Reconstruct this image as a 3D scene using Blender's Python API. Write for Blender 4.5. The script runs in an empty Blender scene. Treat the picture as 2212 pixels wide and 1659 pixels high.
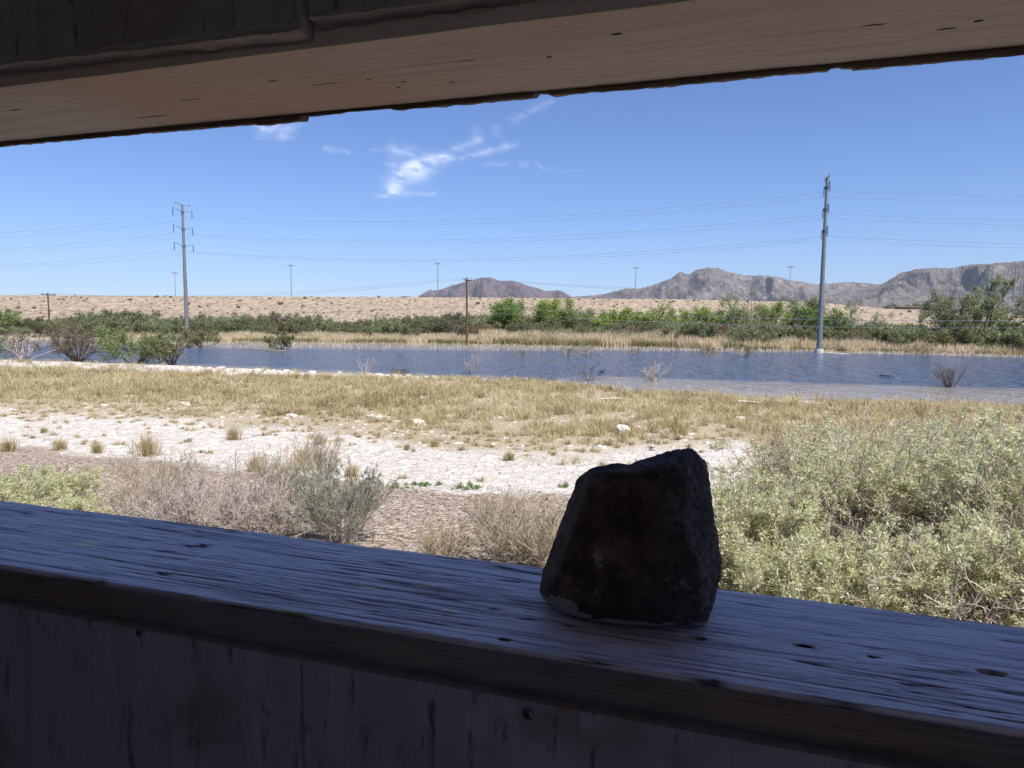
import bpy, bmesh, math, random
import numpy as np
from mathutils import Vector, Matrix, noise as mn
random.seed(7); rng = np.random.default_rng(11)
S = bpy.context.scene
C = S.collection
# ------------------------------------------------------------------ camera
EYE = 4.2                      # eye height above the water (z = 0)
FP, CXP, CYP = 1533.0, 1106.0, 829.5      # lens in units of a 2212 x 1659 picture
pitch, roll = math.atan(0.0969), 0.006
Fv = np.array([0, math.cos(pitch), -math.sin(pitch)]); U0 = np.array([0, math.sin(pitch), math.cos(pitch)])
X0 = np.array([1.0, 0, 0])
Rv = X0*math.cos(roll) + U0*math.sin(roll); Uv = U0*math.cos(roll) - X0*math.sin(roll)
EYEP = np.array([0, 0, EYE])
cam = bpy.data.cameras.new('camera'); camo = bpy.data.objects.new('camera', cam); C.objects.link(camo)
cam.sensor_width = 36; cam.lens = 36*FP/2212; cam.clip_start = 0.05; cam.clip_end = 80000
camo.matrix_world = Matrix(((Rv[0], Uv[0], -Fv[0], 0), (Rv[1], Uv[1], -Fv[1], 0), (Rv[2], Uv[2], -Fv[2], EYE), (0, 0, 0, 1)))
S.camera = camo
# ------------------------------------------------------------------ light
sun_dir = np.array([0.62*math.cos(math.radians(57)), -0.785*math.cos(math.radians(57)), math.sin(math.radians(57))])
sun_dir /= np.linalg.norm(sun_dir)
W = bpy.data.worlds.new('World'); S.world = W; W.use_nodes = True
nt = W.node_tree; nt.nodes.clear()
sky = nt.nodes.new('ShaderNodeTexSky'); sky.sky_type = 'NISHITA'; sky.sun_disc = False
sky.sun_elevation = math.asin(sun_dir[2]); sky.sun_rotation = math.atan2(sun_dir[0], sun_dir[1])
sky.altitude = 1200; sky.air_density = 1.0; sky.dust_density = 0.35; sky.ozone_density = 3.0
bg = nt.nodes.new('ShaderNodeBackground'); bg.inputs[1].default_value = 0.10
wo = nt.nodes.new('ShaderNodeOutputWorld')
tnt = nt.nodes.new('ShaderNodeMix'); tnt.data_type = 'RGBA'; tnt.blend_type = 'MULTIPLY'; tnt.inputs[0].default_value = 1; tnt.inputs[7].default_value = (.64, .77, 1.05, 1)   # the phone's white balance
nt.links.new(sky.outputs[0], tnt.inputs[6]); nt.links.new(tnt.outputs[2], bg.inputs[0]); nt.links.new(bg.outputs[0], wo.inputs[0])
sun = bpy.data.lights.new('sun', 'SUN'); sun.energy = 5.0; sun.angle = math.radians(0.5); sun.color = (1, 0.95, 0.88)
suno = bpy.data.objects.new('sun', sun); C.objects.link(suno)
suno.rotation_euler = Vector(sun_dir).to_track_quat('Z', 'Y').to_euler()
S.view_settings.view_transform = 'Standard'; S.view_settings.look = 'None'
S.view_settings.exposure = 0.5; S.view_settings.gamma = 1
S.render.engine = 'CYCLES'
S.cycles.max_bounces = 6; S.cycles.diffuse_bounces = 4; S.cycles.glossy_bounces = 3; S.cycles.transmission_bounces = 2
S.cycles.transparent_max_bounces = 8; S.cycles.volume_bounces = 0; S.cycles.caustics_reflective = False
S.cycles.use_denoising = True
HAZE = 2.8e-5

# ------------------------------------------------------------------ pixel measurements -> places
def ray(x, y): return Fv + Rv*((x-CXP)/FP) - Uv*((y-CYP)/FP)
def at(x, y, Y):
    d = ray(x, y); return EYEP + d*(Y/d[1])
TH = math.radians(-17.9)                     # the wall of the blind is turned this much
wa = np.array([math.cos(TH), math.sin(TH), 0]); wn = np.array([-math.sin(TH), math.cos(TH), 0])
def onw(x, y, w):                            # blind-local (u, w, z rel. eye)
    d = ray(x, y); P = d*(w/(d@wn)); return np.array([P@wa, P@wn, P[2]])
def onz(x, y, z):
    d = ray(x, y); P = d*(z/d[2]); return np.array([P@wa, P@wn, P[2]])

# ------------------------------------------------------------------ terrain function
nsX = np.array([-400, -90, -62, -45, -30.5, -18.8, -8, -0.2, 2.6, 7.4, 14, 24, 40, 90, 400.])
nsY = np.array([70, 68, 65, 62, 58, 52.6, 48.2, 45.7, 42.8, 38.5, 36.3, 33.5, 30, 26, 20.])
fsX = np.array([-400, -120, -79, -49, -20, -7, 3, 22, 42, 60, 100, 400.])
fsY = np.array([120, 114, 110, 107, 106, 104.5, 100.6, 94.5, 88.5, 79.5, 68, 60.])
def vn(x, y, s, seed=0.0):                   # cheap smooth noise from sines
    x = np.asarray(x)*s+seed; y = np.asarray(y)*s-seed*1.7
    return (np.sin(x*1.3+2.1*np.sin(y*0.7+1))+np.sin(y*1.7+1.9*np.sin(x*0.9+2.3))+np.sin((x+y)*0.8+1.5*np.sin((x-y)*1.1)))/3
def height(X, Y):
    X = np.asarray(X, float); Y = np.asarray(Y, float)
    ys = np.interp(X, nsX, nsY) + 0.5*vn(X, 0, 0.8); yf = np.interp(X, fsX, fsY) + 0.7*vn(X, 3, 0.5)
    s = ys-Y; s2 = Y-yf; s2 = np.where(s2 < 0, s2*np.interp(X, [-60, -5, 25, 60], [.30, .30, .75, 1.0]), s2)
    shal = np.clip((X+1)/8, 0, 1)
    under = np.interp(s, [-30, -8, -2, 0], [-1.2, -0.6, -0.16, 0])
    under2 = np.interp(s, [-30, -14, -9.5, -2, 0], [-1.2, -0.6, -0.09, -0.03, 0])
    under = under*(1-shal)+under2*shal
    n1 = np.where(s < 0, under, np.interp(s, [0, 1.5, 3, 9], [0, 0.16, 0.28, 0.3])*(1-0.5*shal*np.clip((9-s)/9, 0, 1)))
    near = np.interp(Y, [0, 3, 6, 9, 13, 18, 24], [2.2, 2.1, 1.7, 1.3, 0.8, 0.45, 0.3])
    h = np.where(s < 9, n1, np.maximum(near, 0.3))
    far = np.interp(s2, [-9, -6, -1.5, 0, 3, 10, 30], [-1.2, -0.16, -0.05, 0, 0.2, 0.45, 0.55])
    h = np.maximum(h, far)
    land = np.clip(h*4, 0, 1)*np.exp(-np.maximum(Y-60, 0)/80)
    return h + land*(0.05*vn(X, Y, 0.55)+0.025*vn(X, Y, 1.9, 4)+0.012*vn(X, Y, 5.1, 9))
def G(x, y):                                 # picture position -> point on the ground
    d = ray(x, y); t = 2.0
    while t < 400:
        P = EYEP+d*t
        if P[2] <= float(height(P[0], P[1])): break
        t *= 1.01
    lo, hi = t/1.01, t
    for _ in range(14):
        m = (lo+hi)/2; P = EYEP+d*m
        if P[2] <= float(height(P[0], P[1])): hi = m
        else: lo = m
    P = EYEP+d*hi; P[2] = float(height(P[0], P[1])); return P
def GW(x, y):                                # picture position -> point on the water
    d = ray(x, y); return EYEP+d*(-EYE/d[2])
def curveG(pts):
    q = np.array([G(*p) for p in pts]); return q[:, 0], q[:, 1]
gbx, gby = curveG([(-300, 880), (0, 890), (300, 908), (600, 925), (800, 948), (1000, 975), (1200, 992), (1400, 975), (1600, 955), (1750, 1000), (2212, 1010)])
mux, muy = curveG([(-300, 960), (0, 958), (200, 985), (400, 1000), (650, 1035), (850, 1050), (1050, 1062), (1230, 1078), (1600, 1100), (1760, 1040), (2212, 1040)])

# ------------------------------------------------------------------ object helpers
def tag(o, label=None, cat=None, group=None, kind=None):
    if label: o['label'] = label
    if cat: o['category'] = cat
    if group: o['group'] = group
    if kind: o['kind'] = kind
    return o
def empty(name, loc, rz=0):
    o = bpy.data.objects.new(name, None); C.objects.link(o); o.location = tuple(loc); o.rotation_euler = (0, 0, rz); o.empty_display_size = .1; return o
def qmesh(name, V, F, mat, parent=None, tint=None, attrs=None, smooth=False, loc=None):
    V = np.asarray(V, np.float32); F = np.asarray(F, np.int32); k = F.shape[1]
    m = bpy.data.meshes.new(name)
    m.vertices.add(len(V)); m.vertices.foreach_set('co', V.ravel())
    m.loops.add(F.size); m.loops.foreach_set('vertex_index', F.ravel())
    m.polygons.add(len(F)); m.polygons.foreach_set('loop_start', np.arange(len(F), dtype=np.int32)*k)
    m.polygons.foreach_set('loop_total', np.full(len(F), k, np.int32))
    if smooth: m.polygons.foreach_set('use_smooth', np.ones(len(F), bool))
    ats = dict(attrs or {})
    if tint is not None: ats['tint'] = tint
    for a, v in ats.items():
        at_ = m.attributes.new(a, 'FLOAT', 'POINT'); at_.data.foreach_set('value', np.asarray(v, np.float32))
    m.update(calc_edges=True); m.materials.append(mat)
    o = bpy.data.objects.new(name, m); C.objects.link(o)
    if parent: o.parent = parent
    if loc is not None: o.location = tuple(loc)
    return o
class Acc:
    def __init__(s): s.V = []; s.F = []; s.T = []; s.n = 0
    def add(s, V, F, T=None):
        V = np.asarray(V, float).reshape(-1, 3); F = np.asarray(F, int)
        s.V.append(V); s.F.append(F+s.n); s.n += len(V)
        s.T.append(np.full(len(V), 0.5) if T is None else (np.full(len(V), T) if np.isscalar(T) else np.asarray(T).ravel()))
    def build(s, name, mat, parent=None, **k):
        return qmesh(name, np.concatenate(s.V), np.concatenate(s.F), mat, parent, np.concatenate(s.T), **k)
def nrm(v): return v/np.maximum(np.linalg.norm(v, axis=-1, keepdims=True), 1e-9)
def tubes(acc, P, r0, r1, sides=3, T=0.5):   # P (N,K,3)
    P = np.asarray(P, float)
    if P.ndim == 2: P = P[None]
    N, K, _ = P.shape
    t = np.gradient(P, axis=1); t = nrm(t)
    ref = np.where(np.abs(t[..., 2:3]) > 0.9, np.array([1.0, 0, 0]), np.array([0, 0, 1.0]))
    a = nrm(np.cross(t, ref)); b = np.cross(t, a)
    r = np.linspace(0, 1, K)[None, :]; r0 = np.broadcast_to(np.asarray(r0, float), (N,))[:, None]; r1 = np.broadcast_to(np.asarray(r1, float), (N,))[:, None]
    rad = (r0*(1-r)+r1*r)[..., None]
    ang = np.arange(sides)*2*math.pi/sides
    V = np.stack([P+rad*(a*math.cos(q)+b*math.sin(q)) for q in ang], 2)   # N,K,s,3
    idx = np.arange(N*K*sides).reshape(N, K, sides)
    A = idx[:, :-1]; B = idx[:, 1:]
    F = np.stack([A, np.roll(A, -1, 2), np.roll(B, -1, 2), B], -1).reshape(-1, 4)
    if not np.isscalar(T): T = np.repeat(np.asarray(T), K*sides)
    acc.add(V, F, T)
def grow(P, D, L, K, wob, up=0.0):
    P = np.array(P, float).reshape(-1, 3); D = nrm(np.array(D, float).reshape(-1, 3)); N = len(P); L = np.broadcast_to(np.asarray(L, float), (N,))[:, None]
    out = [P]
    for k in range(K):
        D = D + rng.normal(size=(N, 3))*wob; D[:, 2] += up; D = nrm(D); P = P + D*L/K; out.append(P)
    return np.stack(out, 1)
def kids(poly, L, n, tmin, spread, frac):
    N, K, _ = poly.shape; i = np.repeat(np.arange(N), n); t = tmin+(1-tmin)*rng.random(len(i))
    f = t*(K-1); k = np.minimum(f.astype(int), K-2); g = (f-k)[:, None]
    p = poly[i, k]*(1-g)+poly[i, k+1]*g; d = nrm(poly[i, k+1]-poly[i, k])
    d = nrm(d+rng.normal(size=d.shape)*spread)
    L = np.broadcast_to(np.asarray(L, float), (N,))
    return p, d, L[i]*frac*(1.15-t)*rng.uniform(.7, 1.3, len(i))
def leaves(acc, poly, n, size, aspect, jit=0.0, tmin=0.2, follow=0.7, T=None):
    N, K, _ = poly.shape; i = rng.integers(0, N, n); f = (tmin+(1-tmin)*rng.random(n))*(K-1); k = np.minimum(f.astype(int), K-2); g = (f-k)[:, None]
    p = poly[i, k]*(1-g)+poly[i, k+1]*g+rng.normal(size=(n, 3))*jit
    tg = nrm(poly[i, k+1]-poly[i, k]); d = nrm(tg*follow+rng.normal(size=(n, 3))*.6)
    s = nrm(np.cross(d, rng.normal(size=(n, 3)))); L = (size*rng.uniform(.6, 1.3, n))[:, None]; w = L*aspect/2
    nn = np.cross(d, s)
    V = np.stack([p, p+d*L*.5+s*w+nn*w*.3, p+d*L, p+d*L*.5-s*w+nn*w*.3], 1)
    F = np.arange(n*4).reshape(n, 4)
    t = rng.random(n) if T is None else np.clip(T+rng.normal(size=n)*.2, 0, 1)
    acc.add(V, F, np.repeat(t, 4))
def blades(acc, base, h, w, lean, T, droop=0.5):
    n = len(base); az = rng.random(n)*2*math.pi; d = np.stack([np.cos(az), np.sin(az), 0*az], 1); s = np.stack([-d[:, 1], d[:, 0], 0*az], 1)
    sa = rng.random(n)*2*math.pi; s = np.stack([np.cos(sa), np.sin(sa), 0*sa], 1)
    h = np.broadcast_to(h, (n,))[:, None]; w = np.broadcast_to(w, (n,))[:, None]; l = (lean*rng.random(n))[:, None]
    up = np.array([0, 0, 1.0])
    p0 = base; p1 = base+up*h*.55+d*l*h*.4; p2 = base+up*h*(1-droop*l)+d*l*h*1.0
    V = np.stack([p0-s*w/2, p0+s*w/2, p1-s*w*.4, p1+s*w*.4, p2-s*w*.08, p2+s*w*.08], 1)
    i = np.arange(n)[:, None]*6
    F = np.concatenate([i+np.array([[0, 1, 3, 2]]), i+np.array([[2, 3, 5, 4]])])
    acc.add(V, F, np.repeat(np.broadcast_to(T, (n,)), 6))
def copy_tree(o, loc, rz, sc=1.0, label=None, group=None):
    c = o.copy(); C.objects.link(c); c.location = tuple(loc); c.rotation_euler = (0, 0, rz); c.scale = (sc,)*3 if np.isscalar(sc) else sc
    if label: c['label'] = label
    if group: c['group'] = group
    for ch in o.children:
        d = ch.copy(); C.objects.link(d); d.parent = c
    return c

# ------------------------------------------------------------------ material helpers
class NB:
    def __init__(s, name):
        s.m = bpy.data.materials.new(name); s.m.use_nodes = True; s.t = s.m.node_tree; s.t.nodes.clear()
        s.out = s.n('ShaderNodeOutputMaterial'); s.p = s.n('ShaderNodeBsdfPrincipled'); s.l(s.p.outputs[0], s.out.inputs[0])
    def n(s, t, **k):
        x = s.t.nodes.new(t)
        for a, v in k.items(): setattr(x, a, v)
        return x
    def l(s, a, b): s.t.links.new(a, b)
    def v(s, inp, val):
        if hasattr(val, 'node'): s.l(val, inp)
        else: inp.default_value = val
    def coord(s, sc=(1, 1, 1)):
        tc = s.n('ShaderNodeTexCoord'); mp = s.n('ShaderNodeMapping'); mp.inputs['Scale'].default_value = sc; s.l(tc.outputs['Object'], mp.inputs[0]); return mp.outputs[0]
    def noise(s, sc, scale=(1, 1, 1), det=4, rough=.55, dist=0, vec=None):
        x = s.n('ShaderNodeTexNoise'); x.inputs['Scale'].default_value = sc; x.inputs['Detail'].default_value = det; x.inputs['Roughness'].default_value = rough; x.inputs['Distortion'].default_value = dist
        s.l(vec if vec is not None else s.coord(scale), x.inputs['Vector']); return x.outputs['Fac']
    def vor(s, sc, scale=(1, 1, 1), feat='F1', vec=None):
        x = s.n('ShaderNodeTexVoronoi', feature=feat); x.inputs['Scale'].default_value = sc; s.l(vec if vec is not None else s.coord(scale), x.inputs['Vector']); return x.outputs['Distance']
    def attr(s, a): x = s.n('ShaderNodeAttribute'); x.attribute_name = a; return x.outputs['Fac']
    def ramp(s, f, stops):
        r = s.n('ShaderNodeValToRGB'); e = r.color_ramp.elements
        while len(e) < len(stops): e.new(0.5)
        for el, (p, c) in zip(e, stops):
            el.position = p; el.color = (c, c, c, 1) if np.isscalar(c) else (*c, 1)
        s.v(r.inputs[0], f); return r.outputs[0]
    def mix(s, f, a, b, mode='MIX'):
        x = s.n('ShaderNodeMix', data_type='RGBA', blend_type=mode); s.v(x.inputs[0], f)
        for i, c in ((6, a), (7, b)):
            if hasattr(c, 'node'): s.l(c, x.inputs[i])
            else: x.inputs[i].default_value = (*c, 1) if not np.isscalar(c) else (c, c, c, 1)
        return x.outputs[2]
    def math(s, op, a, b=0.0, c=0.0):
        x = s.n('ShaderNodeMath', operation=op); s.v(x.inputs[0], a); s.v(x.inputs[1], b); s.v(x.inputs[2], c); return x.outputs[0]
    def bump(s, h, strength, dist, nrm=None):
        x = s.n('ShaderNodeBump'); x.inputs['Strength'].default_value = strength; x.inputs['Distance'].default_value = dist; s.l(h, x.inputs['Height'])
        if nrm is not None: s.l(nrm, x.inputs['Normal'])
        return x.outputs[0]
    def fin(s, col, rough=.8, normal=None, spec=.3):
        if hasattr(col, 'node'): s.l(col, s.p.inputs['Base Color'])
        else: s.p.inputs['Base Color'].default_value = (*col, 1)
        s.v(s.p.inputs['Roughness'], rough); s.p.inputs['Specular IOR Level'].default_value = spec
        if normal is not None: s.l(normal, s.p.inputs['Normal'])
        return s.m
def leafmat(name, cols, rough=.6, trans=.35, objvar=0.0):
    b = NB(name); k = len(cols)
    f = b.attr('tint')
    col = b.ramp(f, [(i/(k-1), c) for i, c in enumerate(cols)])
    if objvar:
        oi = b.n('ShaderNodeObjectInfo'); hs = b.n('ShaderNodeHueSaturation'); b.l(col, hs.inputs['Color'])
        b.l(b.math('MULTIPLY_ADD', oi.outputs['Random'], objvar, 1-objvar/2), hs.inputs['Value'])
        b.l(b.math('MULTIPLY_ADD', oi.outputs['Random'], 0.03, 0.485), hs.inputs['Hue']); col = hs.outputs[0]
    b.fin(col, rough, spec=.25)
    if trans:
        tr = b.n('ShaderNodeBsdfTranslucent'); b.l(col, tr.inputs[0]); mx = b.n('ShaderNodeMixShader'); mx.inputs[0].default_value = trans
        b.l(b.p.outputs[0], mx.inputs[1]); b.l(tr.outputs[0], mx.inputs[2]); b.l(mx.outputs[0], b.out.inputs[0])
    return b.m
def plain(name, col, rough=.7, var=.25, sc=8, scale=(1, 1, 1), bump=0.0, metal=0):
    b = NB(name); f = b.noise(sc, scale, 5, .6); c0 = tuple(c*(1-var) for c in col); c1 = tuple(min(c*(1+var), 1) for c in col)
    c = b.ramp(f, [(.3, c0), (.7, c1)]); b.p.inputs['Metallic'].default_value = metal
    return b.fin(c, rough, b.bump(f, bump, .01) if bump else None)

M = {}
M['saltbush'] = leafmat('saltbush_leaf', [(.38, .43, .19), (.60, .63, .33), (.78, .76, .48), (.87, .80, .55), (.54, .62, .38)], .5, .52)
M['sage'] = leafmat('sage_leaf', [(.16, .21, .14), (.26, .31, .21), (.33, .35, .20)], .6, .35)
M['herb'] = leafmat('herb_leaf', [(.12, .20, .04), (.20, .28, .07)], .6, .35)
M['twig'] = leafmat('grey_twig', [(.25, .20, .16), (.46, .39, .33), (.64, .57, .50)], .8, 0)
M['twig_dark'] = leafmat('dark_twig', [(.09, .07, .055), (.17, .13, .10)], .8, 0)
M['straw_twig'] = leafmat('straw_twig', [(.34, .26, .17), (.50, .42, .31), (.60, .53, .43)], .8, .15)
M['grass'] = leafmat('dry_grass_blade', [(.19, .14, .06), (.42, .34, .16), (.60, .50, .29), (.70, .61, .42), (.30, .29, .12)], .7, .35)
M['reed'] = leafmat('dry_reed_blade', [(.20, .20, .08), (.50, .42, .24), (.70, .60, .42), (.74, .60, .44)], .7, .3)
M['farleaf'] = leafmat('far_shrub_leaf', [(.09, .115, .055), (.18, .21, .10), (.27, .29, .15), (.35, .33, .21)], .7, .35, .8)
M['fargreen'] = leafmat('green_tree_leaf', [(.11, .18, .04), (.19, .29, .07), (.28, .40, .11)], .7, .35)
M['farlime'] = leafmat('lime_tree_leaf', [(.20, .27, .06), (.31, .39, .095), (.42, .49, .15)], .7, .4)
M['farpale'] = leafmat('pale_tree_leaf', [(.20, .24, .09), (.30, .35, .16), (.38, .40, .22)], .7, .4)
M['farbrown'] = leafmat('brown_shrub_leaf', [(.12, .095, .065), (.21, .17, .12), (.27, .22, .16)], .8, .2)
M['trunk'] = plain('trunk_bark', (.13, .10, .075), .9)
M['tamarisk'] = leafmat('tamarisk_leaf', [(.13, .18, .07), (.23, .29, .11), (.34, .38, .17)], .7, .35)
M['olive'] = leafmat('olive_leaf', [(.15, .15, .065), (.26, .25, .12), (.36, .33, .18)], .7, .35)

# ------------------------------------------------------------------ ground
def ground():
    rows = np.concatenate([np.linspace(-14, 2, 14), 2+np.cumsum(np.geomspace(.07, .9, 420))])
    rows = np.concatenate([rows, np.geomspace(rows[-1]*1.01, 16000, 90)])
    ts = np.linspace(-1, 1, 360); ts = np.sign(ts)*np.abs(ts)**1.15
    X = ts[None, :]*(16+1.0*np.maximum(rows, 0))[:, None]; Y = np.repeat(rows[:, None], len(ts), 1)
    Z = height(X, Y)
    nr, nc = X.shape; V = np.stack([X, Y, Z], -1).reshape(-1, 3)
    i = np.arange(nr*nc).reshape(nr, nc); F = np.stack([i[:-1, :-1], i[:-1, 1:], i[1:, 1:], i[1:, :-1]], -1).reshape(-1, 4)
    ym = np.interp(X, mux, muy)+.5*vn(X, Y, 1.2)+.25*vn(X, Y, 4, 3); yg = np.interp(X, gbx, gby)+1.0*vn(X, Y, .8)+.5*vn(X, Y, 2.6, 2)
    mulch = np.clip((ym-Y)/.5+.5, 0, 1); ys = np.interp(X, nsX, nsY)
    gr = np.clip((Y-yg)/2.0+.3, 0, 1)*np.clip((ys-Y-np.interp(X, [-45, -20, -8, -2, 2], [10, 7, 4, 2.0, .1])+1)/1.5, 0, 1)
    wet = np.clip((ys-Y)*-1.0+.6, 0, 1)*(Y < ys+20)
    farz = np.clip((Y-np.interp(X, fsX, fsY))/2+.5, 0, 1)
    b = NB('ground_soil')
    n1 = b.noise(.9, det=6); n2 = b.noise(14, det=6, rough=.7); n3 = b.noise(3.2, (1, 1, 1), 5)
    warp = b.n('ShaderNodeVectorMath', operation='ADD'); b.l(b.coord(), warp.inputs[0])
    wn_ = b.n('ShaderNodeTexNoise'); wn_.inputs['Scale'].default_value = 3; b.l(b.coord(), wn_.inputs['Vector'])
    ws = b.n('ShaderNodeVectorMath', operation='SCALE'); b.l(wn_.outputs['Color'], ws.inputs[0]); ws.inputs['Scale'].default_value = .35; b.l(ws.outputs[0], warp.inputs[1])
    vc = b.vor(4.2, feat='DISTANCE_TO_EDGE', vec=warp.outputs[0]); crack = b.ramp(vc, [(.0, 0.0), (.045, 1.0)])
    vc2 = b.vor(13, feat='DISTANCE_TO_EDGE', vec=warp.outputs[0]); crack2 = b.ramp(vc2, [(.0, .55), (.06, 1.0)])
    mud = b.ramp(n3, [(.3, (.54, .475, .415)), (.52, (.68, .625, .56)), (.72, (.79, .745, .68))])
    cr = b.mix(1.0, crack, crack2, 'MULTIPLY'); mud = b.mix(b.math('MULTIPLY', b.math('SUBTRACT', 1, cr), b.ramp(n1, [(.35, .12), (.6, .55)])), mud, (.25, .21, .17))
    mul = b.ramp(n2, [(.36, (.09, .06, .04)), (.46, (.30, .22, .165)), (.56, (.50, .42, .345)), (.66, (.70, .63, .54))])
    soil = b.ramp(n2, [(.3, (.22, .17, .10)), (.5, (.46, .38, .26)), (.75, (.66, .60, .50))])
    c = b.mix(b.attr('grassy'), mud, soil); c = b.mix(b.attr('mulch'), c, mul)
    c = b.mix(b.attr('wet'), c, (.17, .125, .08)); c = b.mix(b.attr('far'), c, b.ramp(n1, [(.3, (.26, .21, .14)), (.7, (.42, .36, .27))]))
    h = b.math('MULTIPLY_ADD', cr, .5, b.math('MULTIPLY', n2, .8))
    o = qmesh('ground', V, F, b.fin(c, .95, b.bump(h, .9, .05), .1), attrs=dict(mulch=mulch.ravel(), grassy=gr.ravel(), wet=wet.ravel(), far=farz.ravel()), smooth=True)
    tag(o, kind='structure')
ground()
# ------------------------------------------------------------------ water
def water():
    rows = np.concatenate([np.linspace(15, 130, 231)]); ts = np.linspace(-1, 1, 261)
    X = ts[None, :]*(60+1.6*rows)[:, None]; Y = np.repeat(rows[:, None], len(ts), 1); D = height(X, Y)
    V = np.stack([X, Y, 0*X], -1).reshape(-1, 3); nr, nc = X.shape
    i = np.arange(nr*nc).reshape(nr, nc); F = np.stack([i[:-1, :-1], i[:-1, 1:], i[1:, 1:], i[1:, :-1]], -1).reshape(-1, 4)
    b = NB('lake_water')
    sh = np.clip(1+D/0.28, 0, 1)
    deep = (.08, .115, .20); c = b.mix(b.attr('shallow'), deep, (.30, .25, .20))
    w1 = b.noise(.9, (1, .36, 1), 2, .5, .4); w2 = b.noise(2.4, (1, .5, 1), 4, .6, .3)
    h = b.math('MULTIPLY_ADD', w2, .32, w1)
    calm = b.math('MULTIPLY_ADD', b.attr('shallow'), -.86, .95)
    bu = b.n('ShaderNodeBump'); bu.inputs['Distance'].default_value = 1.7; b.l(h, bu.inputs['Height']); b.l(calm, bu.inputs['Strength'])
    m = b.fin(c, .12, bu.outputs[0], .5); b.p.inputs['IOR'].default_value = 1.33
    o = qmesh('water', V, F, m, attrs=dict(shallow=sh.ravel()), smooth=True); tag(o, kind='structure')
water()
# ------------------------------------------------------------------ embankment and mountains
crX = np.array([-600, -144, -14, 46, 72.7, 86, 104, 121, 144, 200, 600.]); crZ = np.array([8.8, 8.95, 9.1, 8.95, 8.5, 8.3, 6.7, 5.8, 4.9, 3.6, 3.0])
def emb(X, Y):
    c = np.interp(X, crX, crZ); t = np.clip((Y-142)/58, 0, 1); h = .3+(c-.3)*t
    h = np.where(Y > 330, .3+(c-.3)*np.clip(1-(Y-330)/60, 0, 1), h)
    return h+(.16*vn(X, Y, .9)+.12*vn(X, Y, 2.3, 5))*np.where(t < .97, 1, .25)*np.clip(t*10, 0, 1)
def embankment():
    xs = np.linspace(-330, 330, 900); ys = np.concatenate([np.linspace(141, 201, 130), np.linspace(204, 392, 30)])
    X, Y = np.meshgrid(xs, ys); Z = emb(X, Y); nr, nc = X.shape
    i = np.arange(nr*nc).reshape(nr, nc); F = np.stack([i[:-1, :-1], i[:-1, 1:], i[1:, 1:], i[1:, :-1]], -1).reshape(-1, 4)
    b = NB('desert_slope_soil'); n = b.noise(.55, (1, .45, 1), 7, .75); n2 = b.noise(.04, det=4); v = b.vor(.5, (1, .4, 1))
    nf = b.noise(1.15, (1, .3, 1), 3, .65); nc = b.math('MULTIPLY_ADD', nf, .6, b.math('MULTIPLY', n, .4))
    c = b.ramp(nc, [(.34, (.10, .07, .045)), (.43, (.26, .205, .15)), (.52, (.37, .30, .225)), (.64, (.50, .43, .335))])
    c = b.mix(b.math('MULTIPLY', n2, .3), c, (.34, .25, .18))
    o = qmesh('embankment', np.stack([X, Y, Z], -1).reshape(-1, 3), F, b.fin(c, .95, b.bump(n, 1, .6), .1), smooth=True); tag(o, kind='structure')
embankment()
def cr8(p): return [(840.5+.26*x, 548.6+.26*y) for x, y in p]
def cr3(p): return [(1460+.34*x, 336.2+.34*y) for x, y in p]
def mountain(name, prof, D, depth, base_y, cols, seed, rough, cell):
    prof = np.array(prof, float); xs = np.arange(prof[0, 0], prof[-1, 0]+.1, 1.0); ry = np.interp(xs, prof[:, 0], prof[:, 1])
    K = 84; V = []; rows = []
    for k in range(K):
        v = k/(K-17)                                      # crest at v = 1, back slope beyond
        Yd = D-depth+depth*v
        rows.append((v, Yd))
    out = np.zeros((K, len(xs), 3))
    for j, x in enumerate(xs):
        d = ray(x, ry[j]); T = D/d[1]; crest = EYE+d[2]*T; az = (x-CXP)/FP
        jitc = 0.0011*D*(mn.fractal(Vector((x*.15, seed, 0)), 1, 2, 3))*rough
        for k, (v, Yd) in enumerate(rows):
            Xw = az*Yd*1.0; f = min(v, 1.0) if v <= 1 else max(0, 1-(v-1)*3.2)
            g = f**1.25 if v <= 1 else f
            pz = crest*g+jitc*f**9
            if v < 1:
                q = Vector((Xw/cell+seed+(Yd-D)/cell*.45, Yd/cell*.5, seed)); w = mn.noise_vector(q*.7)*.55
                r = mn.ridged_multi_fractal(q+w, .9, 2.1, 6, 1.0, 2.0)
                pz += crest*rough*.62*(r-1.0)*math.sin(math.pi*min(1, v*1.0))**.8*(1-.35*v)
            if v < 1: pz = min(pz, EYE+(crest-EYE)/T*Yd*(.93+.06*v)) if crest > EYE+8 else pz
            out[k, j] = (Xw, Yd, max(pz, -2) if k else -2)
    nr, nc = K, len(xs); i = np.arange(nr*nc).reshape(nr, nc); F = np.stack([i[:-1, :-1], i[:-1, 1:], i[1:, 1:], i[1:, :-1]], -1).reshape(-1, 4)
    b = NB(name+'_rock'); n = b.noise(.011*6000/D, (1, 1, 1.8), 9, .72, .6); n2 = b.noise(.0012, det=5)
    c = b.ramp(n, [(.32, cols[0]), (.5, cols[1]), (.68, cols[2])]); c = b.mix(b.ramp(n2, [(.4, 0.), (.65, .6)]), c, cols[3])
    o = qmesh('mountain', out.reshape(-1, 3), F, b.fin(c, .95, b.bump(n, 1.0, 60), .05), smooth=True); tag(o, kind='structure'); return o
p1 = cr8([(-120, 372), (60, 365), (115, 348), (170, 355), (215, 358), (235, 355), (330, 300), (400, 300), (440, 292), (520, 262), (620, 235), (700, 215), (770, 196), (820, 193), (870, 205), (920, 225), (1010, 220), (1050, 228), (1140, 262), (1200, 275), (1290, 308), (1400, 300), (1440, 315), (1510, 355), (1700, 375)])
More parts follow.
